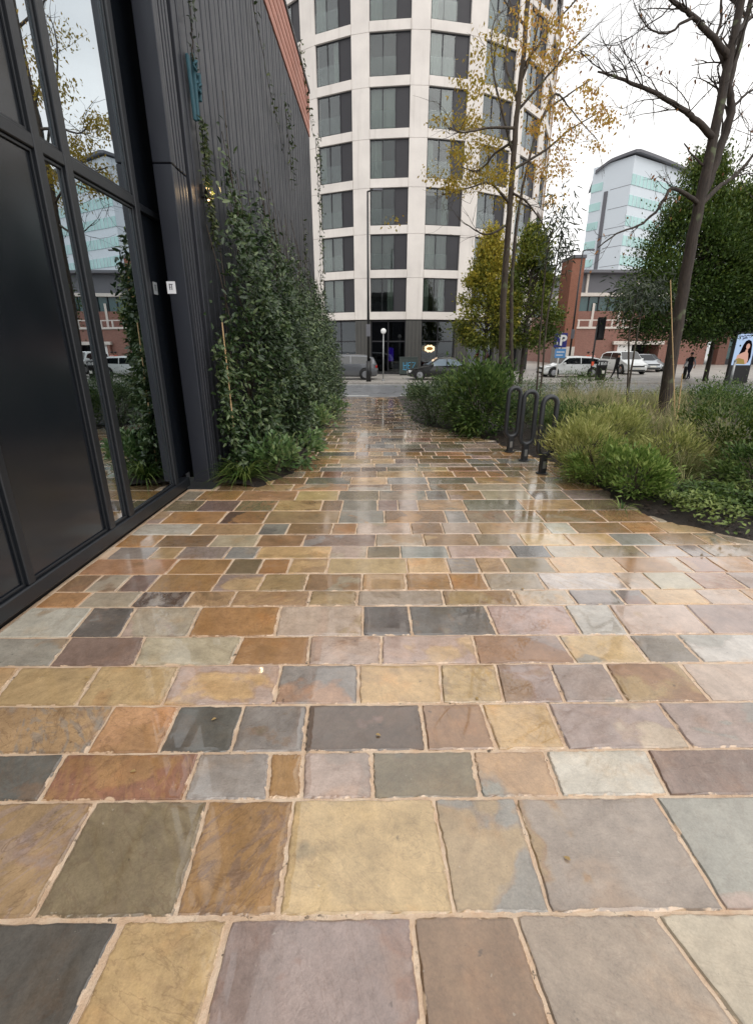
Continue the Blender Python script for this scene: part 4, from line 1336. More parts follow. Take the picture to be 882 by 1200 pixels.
bo = empty('bollard', (a.x, 34, -.6), 0, 'black bollard with a pale reflective band below the trees', 'bollard')
MB().lathe([(.12, 0), (.11, .8), (.11, .82)], 14).build('shaft', M['black'], bo, True)
MB().lathe([(.095, .82), (.095, 1.15)], 14).build('reflective_band', M['white'], bo)
MB().lathe([(.11, 1.15), (.1, 1.3), (.04, 1.38)], 14).build('cap', M['black'], bo, True)

# ================================================================== CARS
def make_car(name, label, loc, rz, L, W, Ht, style, pm, glassm='carglass', plate=True):
    """a car standing along +x, nose at x = 0"""
    o = empty(name, loc, rz, label, 'car')
    zb, belt = .2, Ht * .60
    if style == 'saloon':
        st = [(0, .30, .52, .52, .80), (.04, .2, .66, .66, .94), (.14, .18, .72, .73, .99), (.29, .18, .84 * belt / .84, belt + .04, 1), (.44, .18, belt, Ht - .02, 1), (.56, .18, belt, Ht, 1), (.68, .18, belt + .01, Ht - .05, 1), (.86, .19, belt + .02, belt + .08, .98), (.96, .22, belt - .02, belt, .94), (1, .32, .6, .62, .84)]
        gl, ws_, rw = (.33, .78), (.29, .44), (.86, .68)
    elif style == 'estate':
        st = [(0, .30, .52, .52, .80), (.04, .2, .68, .68, .94), (.14, .18, .76, .77, .99), (.27, .18, belt, belt + .04, 1), (.40, .18, belt, Ht - .02, 1), (.58, .18, belt, Ht, 1), (.80, .18, belt + .01, Ht - .04, 1), (.93, .19, belt + .02, Ht - .16, .98), (.985, .22, belt - .02, belt + .03, .95), (1, .32, .62, .66, .9)]
        gl, ws_, rw = (.31, .92), (.27, .40), (.985, .93)
    else:
        st = [(0, .30, .6, .62, .84), (.04, .22, .8, .82, .95), (.13, .2, .92, .94, .99), (.22, .2, belt, belt + .05, 1), (.36, .2, belt, Ht - .03, 1), (.55, .2, belt, Ht, 1), (.82, .2, belt + .02, Ht - .04, 1), (.94, .22, belt + .04, Ht - .22, .98), (.985, .26, belt, belt + .06, .96), (1, .34, .66, .7, .9)]
        gl, ws_, rw = (.27, .93), (.22, .36), (.985, .94)
    hw_ = W / 2
    def sec(s):
        fx, z0, zb_, zt, k = s
        top = max(0.0, (zt - zb_)) / max(.01, Ht - belt)
        wr = hw_ * k * (1 - .2 * min(1, top))
        x = fx * L
        half = [(hw_ * k * .82, z0), (hw_ * k * .98, z0 + .12), (hw_ * k, (z0 + zb_) / 2 + .05), (hw_ * k * .965, zb_), (wr, zt - .05 * min(1, top)), (wr * .82, zt + .005), (0, zt + .03)]
        return [(x, -a_, z_) for a_, z_ in half] + [(x, a_, z_) for a_, z_ in reversed(half[:-1])]
    mb = MB()
    rows = [sec(s) for s in st]
    n = len(rows[0])
    vs = [p for r_ in rows for p in r_]
    fs = []
    for i in range(len(rows) - 1):
        for k in range(n):
            fs.append((i * n + k, i * n + (k + 1) % n, (i + 1) * n + (k + 1) % n, (i + 1) * n + k))
    fs += [tuple(range(n)), tuple((len(rows) - 1) * n + k for k in range(n - 1, -1, -1))]
    mb.add(vs, fs)
    body = mb.build('body', M[pm], o, True)
    def lerp_st(fx):
        for a_, b_ in zip(st, st[1:]):
            if a_[0] <= fx <= b_[0]:
                t = (fx - a_[0]) / (b_[0] - a_[0])
                return tuple(p + (q - p) * t for p, q in zip(a_, b_))
        return st[-1]
    # side glass in two or three lights
    cuts = [gl[0], gl[0] + (gl[1] - gl[0]) * .5, gl[1]]
    for s_ in (-1, 1):
        for c0, c1 in zip(cuts, cuts[1:]):
            pts_lo, pts_hi = [], []
            for k in range(7):
                fx = c0 + .008 + (c1 - c0 - .016) * k / 6
                q = lerp_st(fx)
                r_ = sec(q)
                p3, p4 = Vector(r_[3]), Vector(r_[4])
                lo_, hi_ = p3.lerp(p4, .1), p3.lerp(p4, .9)
                if hi_.z - lo_.z < .03:
                    continue
                for p_, lst in ((lo_, pts_lo), (hi_, pts_hi)):
                    lst.append((p_.x, (p_.y - .008) * -s_ if s_ > 0 else p_.y - .008, p_.z))
            m2 = MB()
            nn = len(pts_lo)
            if nn > 1:
                m2.add(pts_lo + pts_hi, [(k, k + 1, nn + k + 1, nn + k) for k in range(nn - 1)])
                m2.build('side_window', M[glassm], o)
    for (a_, b_), nm in ((ws_, 'windscreen'), (rw, 'rear_window')):
        A_, B_ = lerp_st(a_), lerp_st(b_)
        ra, rb_ = sec(A_), sec(B_)
        lo_z, hi_z = A_[3], B_[3]
        wa, wb = abs(ra[4][1]) * .88, abs(rb_[4][1]) * .86
        dx = .03 * (1 if a_ > b_ else -1)
        xa, xb = A_[0] * L, B_[0] * L
        pa = [(xa + (xb - xa) * .06 + dx, -wa, lo_z + (hi_z - lo_z) * .06 + .035), (xa + (xb - xa) * .06 + dx, wa, lo_z + (hi_z - lo_z) * .06 + .035),
              (xa + (xb - xa) * .93 + dx, wb, lo_z + (hi_z - lo_z) * .93 + .035), (xa + (xb - xa) * .93 + dx, -wb, lo_z + (hi_z - lo_z) * .93 + .035)]
        MB().add(pa, [(0, 1, 2, 3)]).build(nm, M[glassm], o)
    wr_ = .33 if style != 'suv' else .36
    for fx in (.17, .82):
        for s_ in (-1, 1):
            y_ = s_ * (hw_ - .10)
            wh = empty('wheel', (fx * L, y_, wr_))
            wh.parent = o
            MB().lathe([(wr_ * 1.16, -.06), (wr_ * 1.16, .062)], 22, (0, s_ * .045, .02), 'Y').build('wheel_arch', M['tyre'], wh)
            MB().lathe([(wr_ * .62, -.10), (wr_ * .95, -.11), (wr_, -.07), (wr_, .07), (wr_ * .95, .115), (wr_ * .62, .11)], 22, (0, s_ * .03, 0), 'Y').build('tyre', M['tyre'], wh, True)
            rm_ = MB().lathe([(wr_ * .64, .1), (wr_ * .6, .12), (wr_ * .15, .125)], 18, (0, 0, 0), 'Y')
            rm_.v = [(x, (y if s_ > 0 else -y) + s_ * .025, z) for x, y, z in rm_.v]
            rm_.build('rim', M['rim'], wh)
    zh = st[1][2] - .06
    for s_ in (-1, 1):
        MB().box(.03, .30, min(s_ * hw_ * .55, s_ * hw_ * .93), max(s_ * hw_ * .55, s_ * hw_ * .93), zh - .13, zh + .02, .02).build('headlight', M['lampclear'], o)
        zt_ = st[-2][2]
        MB().box(L * .965, L * .997, min(s_ * hw_ * .62, s_ * hw_ * .955), max(s_ * hw_ * .62, s_ * hw_ * .955), zt_ - .22, zt_ - .04, .02).build('tail_light', M['lampred'], o)
        MB().box(ws_[0] * L + .18, ws_[0] * L + .34, min(s_ * hw_ * .98, s_ * (hw_ + .17)), max(s_ * hw_ * .98, s_ * (hw_ + .17)), belt + .02, belt + .16, .03).build('wing_mirror', M[pm], o)
    MB().box(-.012, .03, -.26, .26, .42, .53).build('number_plate', M['plate'], o)
    MB().box(-.004, .05, -hw_ * .6, hw_ * .6, .56, .68, .01).build('grille', M['black'], o)
    MB().box(-.008, .06, -hw_ * .72, hw_ * .72, .24, .38, .02).build('lower_grille', M['black'], o)
    MB().box(L - .03, L + .012, -.26, .26, .60, .71).build('number_plate', M['plate'], o)
    for s_ in (-1, 1):
        for fx in (.45, .64):
            MB().box(fx * L, fx * L + .2, min(s_ * hw_ * .985, s_ * (hw_ + .02)), max(s_ * hw_ * .985, s_ * (hw_ + .02)), belt - .16, belt - .12, .008).build('door_handle', M[pm], o)
    return o
ZC = -.6
make_car('parked_car', 'grey hatchback parked beside the climbers, its tail toward the lamp post', (-4.55, 33.6, ZC), 0, 4.45, 1.8, 1.62, 'suv', 'paint_grey')
make_car('parked_car', 'black saloon parked before the shopfront, partly behind shrubs', (at(477, 440, 33.6).x, 33.6, ZC), 0, 4.6, 1.8, 1.43, 'saloon', 'paint_black', 'carglass_pale')
make_car('parked_car', 'white estate car seen side on near the parking sign', (at(631, 440, 36.5).x, 36.5, ZC), R(2), 4.35, 1.78, 1.45, 'estate', 'paint_white')
make_car('parked_car', 'white tall car facing this way before the garage entrance', (at(739, 440, 40).x, 39.2, ZC), R(93), 4.6, 1.85, 1.75, 'suv', 'paint_white')
make_car('parked_car', 'silver car half hidden behind the bare tree trunk', (at(763, 440, 43).x, 43, ZC), R(88), 4.4, 1.8, 1.45, 'saloon', 'paint_silver')
make_car('parked_car', 'dark saloon parked in shade right of the bare trunk', (at(783, 440, 42).x, 44, ZC), R(90), 4.4, 1.8, 1.45, 'saloon', 'paint_black')

# ================================================================== PEOPLE
def person(loc, rz, label, top, legs, hair, hips=0.0, stride=.25, lean=.06, armsw=.25, h=1.72, sleeve=None, category='person'):
    """walking figure, one skinned surface; faces -y"""
    o = empty('person', loc, rz, label, category)
    k = h / 1.75
    V, E, Rr = [], [], []
    def v(x, y, z, r_):
        V.append((x * k, y * k, z * k)); Rr.append(r_ * k); return len(V) - 1
    def e(a_, b_): E.append((a_, b_)); return b_
    pel = v(0, 0, .95, .145)
    wst = e(pel, v(0, -lean * .3, 1.10, .125))
    ch = e(wst, v(0, -lean * .7, 1.30, .15))
    nb = e(ch, v(0, -lean, 1.45, .10))
    nk = e(nb, v(0, -lean - .01, 1.53, .055))
    hb = e(nk, v(0, -lean - .03, 1.62, .085))
    ht = e(hb, v(0, -lean - .03, 1.70, .078))
    for s_ in (-1, 1):
        f = stride * s_
        hp_ = e(pel, v(.09 * s_, 0, .90, .105))
        kn_ = e(hp_, v(.095 * s_, -f * .45 - .03, .50, .068))
        an_ = e(kn_, v(.095 * s_, -f + .03, .09, .045))
        e(an_, v(.10 * s_, -f - .14, .035, .036))
        sh = e(nb, v(.17 * s_, -lean, 1.40, .068))
        el = e(sh, v(.225 * s_, -lean + armsw * s_ * .5 + .02, 1.14, .048))
        wr = e(el, v(.225 * s_, -lean + armsw * s_ - .06, .90, .034))
        pm_ = e(wr, v(.222 * s_, -lean + armsw * s_ - .09, .83, .036))
        for q, (dx, dz, rr_) in enumerate(((-.026, -.075, .0085), (-.009, -.09, .009), (.009, -.088, .009), (.025, -.07, .008))):
            m_ = e(pm_, v(.222 * s_ + dx * .5, -lean + armsw * s_ - .10 + dx, .83 + dz * .5, rr_ + .002))
            e(m_, v(.222 * s_ + dx * .4, -lean + armsw * s_ - .115 + dx, .83 + dz, rr_))
        th_ = e(pm_, v(.222 * s_ - .03 * s_, -lean + armsw * s_ - .12, .82, .011))
        e(th_, v(.222 * s_ - .035 * s_, -lean + armsw * s_ - .135, .785, .009))
    me = bpy.data.meshes.new('body')
    me.from_pydata(V, E, [])
    ob = bpy.data.objects.new('body', me)
    COL.objects.link(ob)
    md = ob.modifiers.new('skin', 'SKIN')
    if not me.skin_vertices:
        bm_ = bmesh.new(); bm_.from_mesh(me); bm_.verts.layers.skin.verify(); bm_.to_mesh(me); bm_.free()
    for i, r_ in enumerate(Rr):
        me.skin_vertices[0].data[i].radius = (r_ * (1.25 if i in (1, 2) else 1), r_)
        me.skin_vertices[0].data[i].use_root = (i == 0)
    sb = ob.modifiers.new('sub', 'SUBSURF')
    sb.levels = sb.render_levels = 1
    dg = bpy.context.evaluated_depsgraph_get()
    dg.update()
    m2 = bpy.data.meshes.new_from_object(ob.evaluated_get(dg))
    bpy.data.objects.remove(ob)
    m2.materials.clear()
    for mm in (top, legs, 'skin', 'shoe', sleeve or top):
        m2.materials.append(M[mm])
    for p in m2.polygons:
        c = p.center / k
        arm = abs(c.x) > .175 and .7 < c.z < 1.42
        if c.z > 1.51 or (arm and c.z < .89): i = 2
        elif c.z < .085: i = 3
        elif arm: i = 4
        elif c.z < .96: i = 1
        else: i = 0
        p.material_index = i
        p.use_smooth = True
    b_ = link('body', m2, None, o)
    hc = Vector((0, (-lean - .03), 1.675)) * k
    hm = MB()
    prof = [(.02, .085), (.07, .07), (.098, .03), (.10, -.02), (.088, -.07)]
    hm.lathe([(r_ * k, z * k) for r_, z in prof], 14, (hc.x, hc.y + .018 * k, hc.z + .035 * k))
    hm.build('hair', M[hair], o, True)
    fc = MB()
    fc.box(hc.x - .012, hc.x + .012, hc.y - .112 * k, hc.y - .08 * k, hc.z - .035, hc.z + .005, .004)
    fc.build('nose', M['skin'], o)
    ey = MB()
    for s_ in (-1, 1):
        ey.lathe([(.003, -.004), (.009, 0), (.003, .004)], 8, (hc.x + .032 * s_, hc.y - .088 * k, hc.z + .012), 'Y')
    ey.box(hc.x - .025, hc.x + .025, hc.y - .092 * k, hc.y - .084 * k, hc.z - .06, hc.z - .052)
    ey.build('eyes_and_mouth', M['hair'], o)
    er = MB()
    for s_ in (-1, 1):
        er.lathe([(.006, -.008), (.022, 0), (.006, .008)], 8, (hc.x + .09 * s_ * k, hc.y, hc.z - .01), 'X')
    er.build('ears', M['skin'], o)
    return o
a = at(806, 440, 33)
person((a.x, 33, ZC), R(-60), 'person striding in black jacket with grey sleeves past the brick bays', 'jacket_black', 'cloth_navy', 'hair', stride=.34, sleeve='cloth_grey')
a = at(720, 440, 33.6)
person((a.x, 33.6, ZC), R(40), 'person in dark coat walking beside the black litter bin', 'jacket_black', 'jacket_black', 'hair', stride=.22, h=1.66)
a = at(684.5, 440, 38.5)
person((a.x, 38.5, ZC), R(15), 'person in orange top standing behind the white estate car', 'cloth_orange', 'cloth_navy', 'hair', stride=.1)
a = at(690.5, 440, 39.3)
person((a.x, 39.3, ZC), R(-20), 'person in pale pink top behind the white estate car', 'cloth_pink', 'cloth_navy', 'hair', stride=.12)

# ================================================================== PLANTS
def rnd_dirs(n, up=0.0):
    d = RNG.normal(0, 1, (n, 3))
    d[:, 2] += up
    return unit(d)
def clump_points(n, c, rx, ry, rz_, k, spread, hollow=.5):
    """leaf places in k clumps that fill an ellipsoid unevenly"""
    d = rnd_dirs(k)
    rr_ = RNG.uniform(hollow, 1, (k, 1)) ** .6
    cc = d * rr_ * np.array([rx, ry, rz_])
    i = RNG.integers(0, k, n)
    sz = RNG.uniform(.6, 1.4, k)[i][:, None]
    p = cc[i] + RNG.normal(0, spread, (n, 3)) * np.array([rx, ry, rz_]) * sz
    return p + np.array(c), i
def shrub(name, label, x, y, rx, ry, h, n, L, W, mat, cat='shrub', k=26, group=None, spread=.2, stems=7, six=True, up=.6, z=None):
    z = gz(y) + .03 if z is None else z
    o = empty(name, (x, y, z), 0, label, cat, group)
    p, ci = clump_points(n, (0, 0, h * .52), rx, ry, h * .47, k, spread)
    p[:, 2] = np.maximum(p[:, 2], .02)
    D = unit(p - np.array([0, 0, h * .25])) + rnd_dirs(n) * .7 + np.array([0, 0, up * .5])
    N = rnd_dirs(n) * .7 + np.array([0, 0, 1.0])
    hue = RNG.random(k)[ci]
    leaves('foliage', p, D, N, RNG.uniform(.7, 1.3, n) * L, RNG.uniform(.7, 1.3, n) * W, np.clip(hue * .4 + RNG.random(n) * .7 - .05, 0, 1), M[mat], o, six)
    st = MB()
    for s_ in range(stems):
        an = random.uniform(0, 6.28)
        q = Vector((rx * .7 * math.cos(an), ry * .7 * math.sin(an), h * random.uniform(.55, .9)))
        st.tube([(q.x * .12, q.y * .12, -.02), (q.x * .4, q.y * .4, q.z * .5), q], [.012, .009, .004], 5)
    st.build('stem', M['bark2'], o)
    return o

# --- climbers against the ribbed wall
def wtop(Y):
    return np.interp(Y, [5.4, 5.7, 6.3, 7.2, 8.4, 9.6, 11, 13, 15.2], [1.8, 2.8, 3.35, 3.3, 3.4, 3.25, 3.1, 2.9, 2.9])
def climber(y0, y1, n, L, label):
    o = empty('climbing_shrub', (XC, (y0 + y1) / 2, .03), 0, label, 'climbing plant', 'dark climbers along the ribbed wall')
    m = int(n * 1.4)
    Y = RNG.uniform(y0 - .15, y1 + .15, m)
    top = wtop(Y) + .35 * np.sin(Y * 3.1) * .5 + .2 * np.sin(Y * 7.7 + 1)
    u = RNG.random(m) ** 1.05
    Z = u * top
    Z = np.where(RNG.random(m) < .05, Z * 1.18, Z)
    bul = np.interp(Z, [0, .5, 1.2, 2, 2.8, 3.6], [.72, .74, .66, .5, .3, .10])
    bul = bul * (1 + .22 * np.sin(Y * 2.7 + Z * 1.9) + .14 * np.sin(Y * 6.1 - Z * 4.2)) * np.clip((Y - 5.25) / .6, .35, 1)
    # clumped on shoots
    sh = np.sin(Y * 13 + Z * 5) + np.sin(Z * 14 - Y * 6)
    keep = RNG.random(m) < np.clip(.78 + .2 * sh, .25, 1) * np.clip(1.95 - 1.8 * u, .12, 1)
    Y, Z, bul = Y[keep][:n], Z[keep][:n], bul[keep][:n]
    n = len(Y)
    dx = bul * np.clip(1 - np.abs(RNG.normal(0, .28, n)), .05, 1.05)
    P = np.stack([np.maximum(dx, .03), Y - (y0 + y1) / 2, Z + .02], 1)
    D = np.stack([RNG.normal(.5, .5, n), RNG.normal(0, .8, n), RNG.normal(-.25, .55, n)], 1)
    N = np.stack([RNG.normal(.8, .4, n), RNG.normal(-.15, .5, n), RNG.normal(.7, .4, n)], 1)
    hue = .5 + .3 * np.sin(Y * 3.3 + Z * 2)
    leaves('foliage', P, D, N, RNG.uniform(.7, 1.35, n) * L, RNG.uniform(.7, 1.3, n) * L * .52, np.clip(hue * .4 + RNG.random(n) ** 1.6 * .8, 0, 1), M['l_climb'], o)
    st = MB()
    for s_ in range(int((y1 - y0) * 5)):
        yy = random.uniform(y0, y1)
        t_ = float(wtop(yy)) * random.uniform(.9, 1.25)
        pts = []
        for k in range(7):
            t = k / 6
            pts.append((.05 + .22 * math.sin(t * 2.6) * random.uniform(.5, 1.1), yy - (y0 + y1) / 2 + random.uniform(-.09, .09) + t * random.uniform(-.2, .2), t * t_))
        st.tube(pts, [.012 * (1 - k / 9) for k in range(7)], 5)
    st.build('stem', M['bark2'], o)
    return o
climber(5.45, 7.2, 9500, .074, 'dense dark climber nearest the glazed frontage, above the strap-leaved plant')
climber(7.2, 9.6, 8500, .076, 'broad dark climber bulging from the wall behind the variegated plants')
climber(9.6, 12.4, 7000, .072, 'dark climber midway along the far half of the ribbed wall')
climber(12.4, 15.3, 6500, .078, 'farthest dark climber at the street end of the ribbed wall')

def vine(label, pts, n, L, spread, mat='l_vine', x=None):
    o = empty('vine', pts[0], 0, label, 'vine')
    p0 = Vector(pts[0])
    pl = [Vector(p) - p0 for p in pts]
    fine = []
    for a_, b_ in zip(pl, pl[1:]):
        for k in range(6):
            fine.append(a_.lerp(b_, k / 6) + Vector((random.uniform(0, .02), random.uniform(-.03, .03), 0)))
    fine.append(pl[-1])
    MB().tube(fine, [.008 * (1 - .6 * i / len(fine)) for i in range(len(fine))], 5).build('stem', M['bark'], o)
    arr = np.array([tuple(p) for p in fine])
    i = RNG.random(n) * (len(arr) - 1)
    a_ = arr[i.astype(int)]
    P = a_ + RNG.normal(0, 1, (n, 3)) * np.array([.35, 1, .6]) * spread
    P[:, 0] = np.maximum(np.abs(P[:, 0]), .0)
    D = np.stack([RNG.normal(.4, .5, n), RNG.normal(0, .8, n), RNG.normal(-.3, .5, n)], 1)
    N = np.stack([RNG.normal(.8, .4, n), RNG.normal(-.1, .5, n), RNG.normal(.5, .5, n)], 1)
    leaves('foliage', P, D, N, RNG.uniform(.7, 1.3, n) * L, RNG.uniform(.7, 1.3, n) * L * .55, RNG.random(n), M[mat], o)
    return o
xv = XC + .05
vine('narrow leafy vine climbing from the lamp up to the teal straps', [(xv, 5.9, 2.6), (xv, 5.86, 3.2), (xv, 5.9, 3.75)], 420, .05, .055)
vine('sparse dull tuft of vine above the teal straps', [(xv, 5.82, 4.15), (xv, 5.86, 4.4), (xv, 5.95, 4.75)], 40, .05, .045, 'l_olive')
vine('sparse vine trailing down from the copper eaves in mid wall', [(xv, 8.4, 6.85), (xv, 8.8, 6.2), (xv, 9.7, 5.6), (xv, 10.8, 5.0)], 60, .07, .06)
vine('small loose vine on the ribbed wall below the eaves', [(xv, 11.2, 5.9), (xv, 11.5, 5.2), (xv, 11.6, 4.6)], 70, .08, .14)
vine('thin vine tuft climbing the far half of the wall', [(xv, 12.9, 2.8), (xv, 13.1, 3.6), (xv, 13.0, 4.4)], 60, .08, .10)
vine('straggling vine draped down the street end corner of the wall', [(xv + .12, 15.25, 6.75), (xv + .15, 15.3, 5.5), (xv + .12, 15.35, 4.0), (xv + .1, 15.3, 2.5)], 300, .085, .17)
vine('short vine shoot hanging over the top of the near cladding', [(xv, 7.0, 6.8), (xv, 7.2, 6.5), (xv, 7.5, 6.1)], 40, .07, .07)
vine('vine runner rooted on the copper eaves at the far end', [(xv + .1, 13.0, 7.7), (xv + .12, 13.3, 7.2), (xv + .1, 14.2, 6.9), (xv + .1, 15.0, 6.7)], 60, .08, .1)

def cane(p0, p1, label):
    o = empty('bamboo_cane', p0, 0, label, 'cane')
    d = Vector(p1) - Vector(p0)
    mb = MB()
    mb.tube([(0, 0, 0), d * .5, d], [.009, .008, .007], 8)
    for k in range(1, 6):
        q = d * (k / 6)
        mb.tube([q - d.normalized() * .006, q + d.normalized() * .006], .0115, 8)
    mb.build('stake', M['cane'], o)
    return o
b_ = at(269, 560, 5.42)
t_ = at(249, 378, 5.50)
cane((-1.66, 5.42, .02), (t_.x + .12, 5.45, t_.z), 'thin bamboo cane leaning among the climbers behind the strap plant')

def strap_plant(x, y, n, L, label, mat='l_strap', W=.018, group=None, cat='plant', lo=.5, hi=1.4):
    o = empty('strap_leaf_plant', (x, y, gz(y) + .03), 0, label, cat, group)
    an = RNG.uniform(0, 6.28, n)
    el = RNG.uniform(lo, hi, n)
    D = np.stack([np.cos(an) * np.cos(el), np.sin(an) * np.cos(el), np.sin(el)], 1)
    P = np.stack([np.cos(an), np.sin(an), np.zeros(n)], 1) * RNG.uniform(0, .05, (n, 1))
    blades('leaf', P, D, RNG.uniform(.7, 1.2, n) * L, W, RNG.uniform(.5, .95, n), RNG.random(n), M[mat], o, 6)
    return o
strap_plant(-1.56, 5.32, 150, .46, 'green strap-leaved plant fountaining at the foot of the dark pier', W=.017)
for (px, py, sz), lb_ in (((318, 560, .36), 'low leafy plant between the strap plant and the path'), ((350, 548, .42), 'bright variegated leafy plant spilling on the path edge'), ((368, 512, .40), 'leafy plant beside the path under the second climber'),
                          ((388, 488, .44), 'low leafy plant at the path edge near the street end')):
    x, y = gp(px, py)
    shrub('leafy_plant', lb_, min(x, xleft(y) + .02), y + .12, sz * .75, sz * .8, sz * 1.1, 520, .085, .042, 'l_varieg', 'plant', k=16, spread=.25, stems=5)

# --- right hand bed
def bush(px, py, h, wpx, n, L, W, mat, label, k=30, up=.6, cat='shrub', ry=None, six=True):
    x, y = gp(px, py)
    zc = y * .944 + .5
    rx = wpx / F * zc / 2
    y += (ry or rx) * .6
    return shrub('shrub', label, x, y, rx, ry or rx, h, n, L, W, mat, cat, k=k, up=up, six=six)
bush(508, 499, .90, 66, 4600, .06, .022, 'l_shrub2', 'rounded grey-green shrub at the path corner, left of the tall bush')
bush(566, 513, 1.20, 78, 5200, .08, .034, 'l_shrub', 'tall bushy green shrub behind the farthest cycle stand', k=44)
bush(750, 590, .46, 62, 2600, .055, .020, 'l_bright', 'bright green leafy shrub at the front of the right bed', up=1.2)
bush(872, 560, .80, 120, 4800, .05, .022, 'l_dark', 'dark green bush at the edge of the bed behind the ground cover', k=40)
bush(846, 520, .85, 90, 4200, .05, .02, 'l_shrub', 'mid green bush standing behind the dark bush', k=30)
bush(536, 505, .70, 50, 2600, .05, .02, 'l_shrub', 'small green shrub filling between the corner shrub and the tall bush')
bush(606, 512, .8, 60, 3000, .05, .018, 'l_shrub2', 'low grey-green shrub between cycle stands and tall bush')
bush(690, 478, 1.0, 70, 3000, .055, .018, 'l_shrub', 'green shrub behind the meadow grasses beneath the traffic signal', k=24)
bush(540, 478, .95, 70, 3000, .05, .02, 'l_shrub', 'green shrub in the row behind the rounded corner shrub')
bush(612, 470, 1.0, 70, 2600, .05, .02, 'l_shrub2', 'pale green shrub at the foot of the autumn tree')
bush(830, 482, .55, 130, 4200, .055, .02, 'l_dark', 'long dark hedge shrub before the advertising screen', k=40)
bush(905, 500, .8, 120, 3500, .055, .022, 'l_shrub', 'tall green bush at the edge behind the hedge shrub')
def meadow(px, py, wpx, dep, h, n, mat, label, W=.006, bend=(.2, .8), lo=.8, name='grass_clump', straw=0):
    x, y = gp(px, py)
    zc = y * .944 + .5
    rx = wpx / F * zc / 2
    o = empty(name, (x, y + dep * .5, gz(y) + .04), 0, label, 'grass')
    k = max(5, int(n / 90))
    cc = np.stack([RNG.uniform(-rx, rx, k), RNG.uniform(-dep / 2, dep / 2, k), np.zeros(k)], 1)
    def go(nm, n_, mt, hh, ww, bd):
        i = RNG.integers(0, k, n_)
        an = RNG.uniform(0, 6.28, n_)
        el = RNG.uniform(lo, 1.5, n_)
        D = np.stack([np.cos(an) * np.cos(el), np.sin(an) * np.cos(el), np.sin(el)], 1)
        P_ = cc[i] + RNG.normal(0, .045, (n_, 3)) * [1, 1, 0]
        hf = RNG.uniform(.7, 1.15, k)[i]
        blades(nm, P_, D, RNG.uniform(.6, 1.15, n_) * hf * hh, ww, RNG.uniform(*bd, n_), np.clip(RNG.random(k)[i] * .4 + RNG.random(n_) * .65, 0, 1), M[mt], o, 4)
    go('foliage', n, mat, h, W, bend)
    if straw:
        go('seed_stem', straw, 'l_straw', h * 1.25, .004, (.05, .4))
    return o
bush(686, 566, .62, 72, 3800, .085, .011, 'l_lime', 'lime yellow feathery shrub beside the nearest cycle stand', k=30, up=1.0, six=False)
bush(690, 530, .74, 90, 4200, .085, .012, 'l_shrub', 'soft green bush behind the lime feathery shrub', k=26, up=1.0, six=False)
bush(722, 548, .70, 90, 4600, .085, .012, 'l_lime', 'yellow-green feathery shrub behind the bright leafy shrub', k=30, up=1.0, six=False)
bush(705, 575, .46, 60, 2600, .07, .013, 'l_bright', 'low fresh green tuft of leaves between lime shrub and bright shrub', k=18, up=1.0, six=False)
meadow(760, 535, 110, 1.5, .80, 2400, 'l_grass', 'tawny meadow grass around the foot of the bare tree', .006, (.1, .6), straw=500)
meadow(815, 545, 110, 1.5, .72, 2300, 'l_grass', 'mixed olive grass between bare tree and dark bush', .007, (.1, .7), straw=350)
meadow(690, 510, 90, 1.6, .75, 2000, 'l_grass', 'grey-green meadow grass behind the nearest cycle stand', .008, (.1, .6), straw=300)
meadow(640, 500, 70, 1.5, .7, 1500, 'l_grass', 'pale meadow grass behind the middle cycle stand', .008, (.1, .6), straw=200)
meadow(760, 495, 140, 2.0, .8, 2400, 'l_grass', 'straw coloured meadow grass in the middle of the bed', .009, (.1, .6), straw=700)
meadow(690, 478, 140, 2.5, .75, 1800, 'l_grass', 'far meadow grass along the back of the bed', .011, (.1, .6), straw=350)
meadow(840, 482, 140, 2.5, .6, 1500, 'l_grass', 'short olive grass near the marker post', .011, (.1, .6), straw=150)
strap_plant(gp(548, 512)[0], gp(548, 512)[1], 70, .42, 'pale strap-leaved tuft under the tall bushy shrub', W=.018)
strap_plant(gp(800, 572)[0], gp(800, 572)[1], 60, .4, 'arching grey-green tuft between ground cover and meadow', 'l_grass', W=.01, lo=.7)
strap_plant(gp(727, 600)[0], gp(727, 600)[1], 26, .14, 'tiny green seedling tuft on the bare soil edge', W=.012)
gc = leaves('ground_cover', *(lambda n: (lambda x, y: (np.stack([x, y, gz(y) + .06 + RNG.random(n) * .13 + .05 * np.sin(x * 9) * np.sin(y * 8)], 1), rnd_dirs(n) * [1, 1, .5] + [0, 0, .25], rnd_dirs(n) * .5 + [0, 0, 1.0],
     RNG.uniform(.035, .07, n), RNG.uniform(.02, .036, n), np.clip(.25 + .3 * np.sin(x * 5 + y * 3) + RNG.random(n) * .6, 0, 1)))(RNG.uniform(0, 1, n) ** .8 * 2.6 + 2.75 + RNG.normal(0, .03, n), RNG.normal(4.36, .30, n)))(8200), M['l_cover'], None)
gc['kind'] = 'stuff'

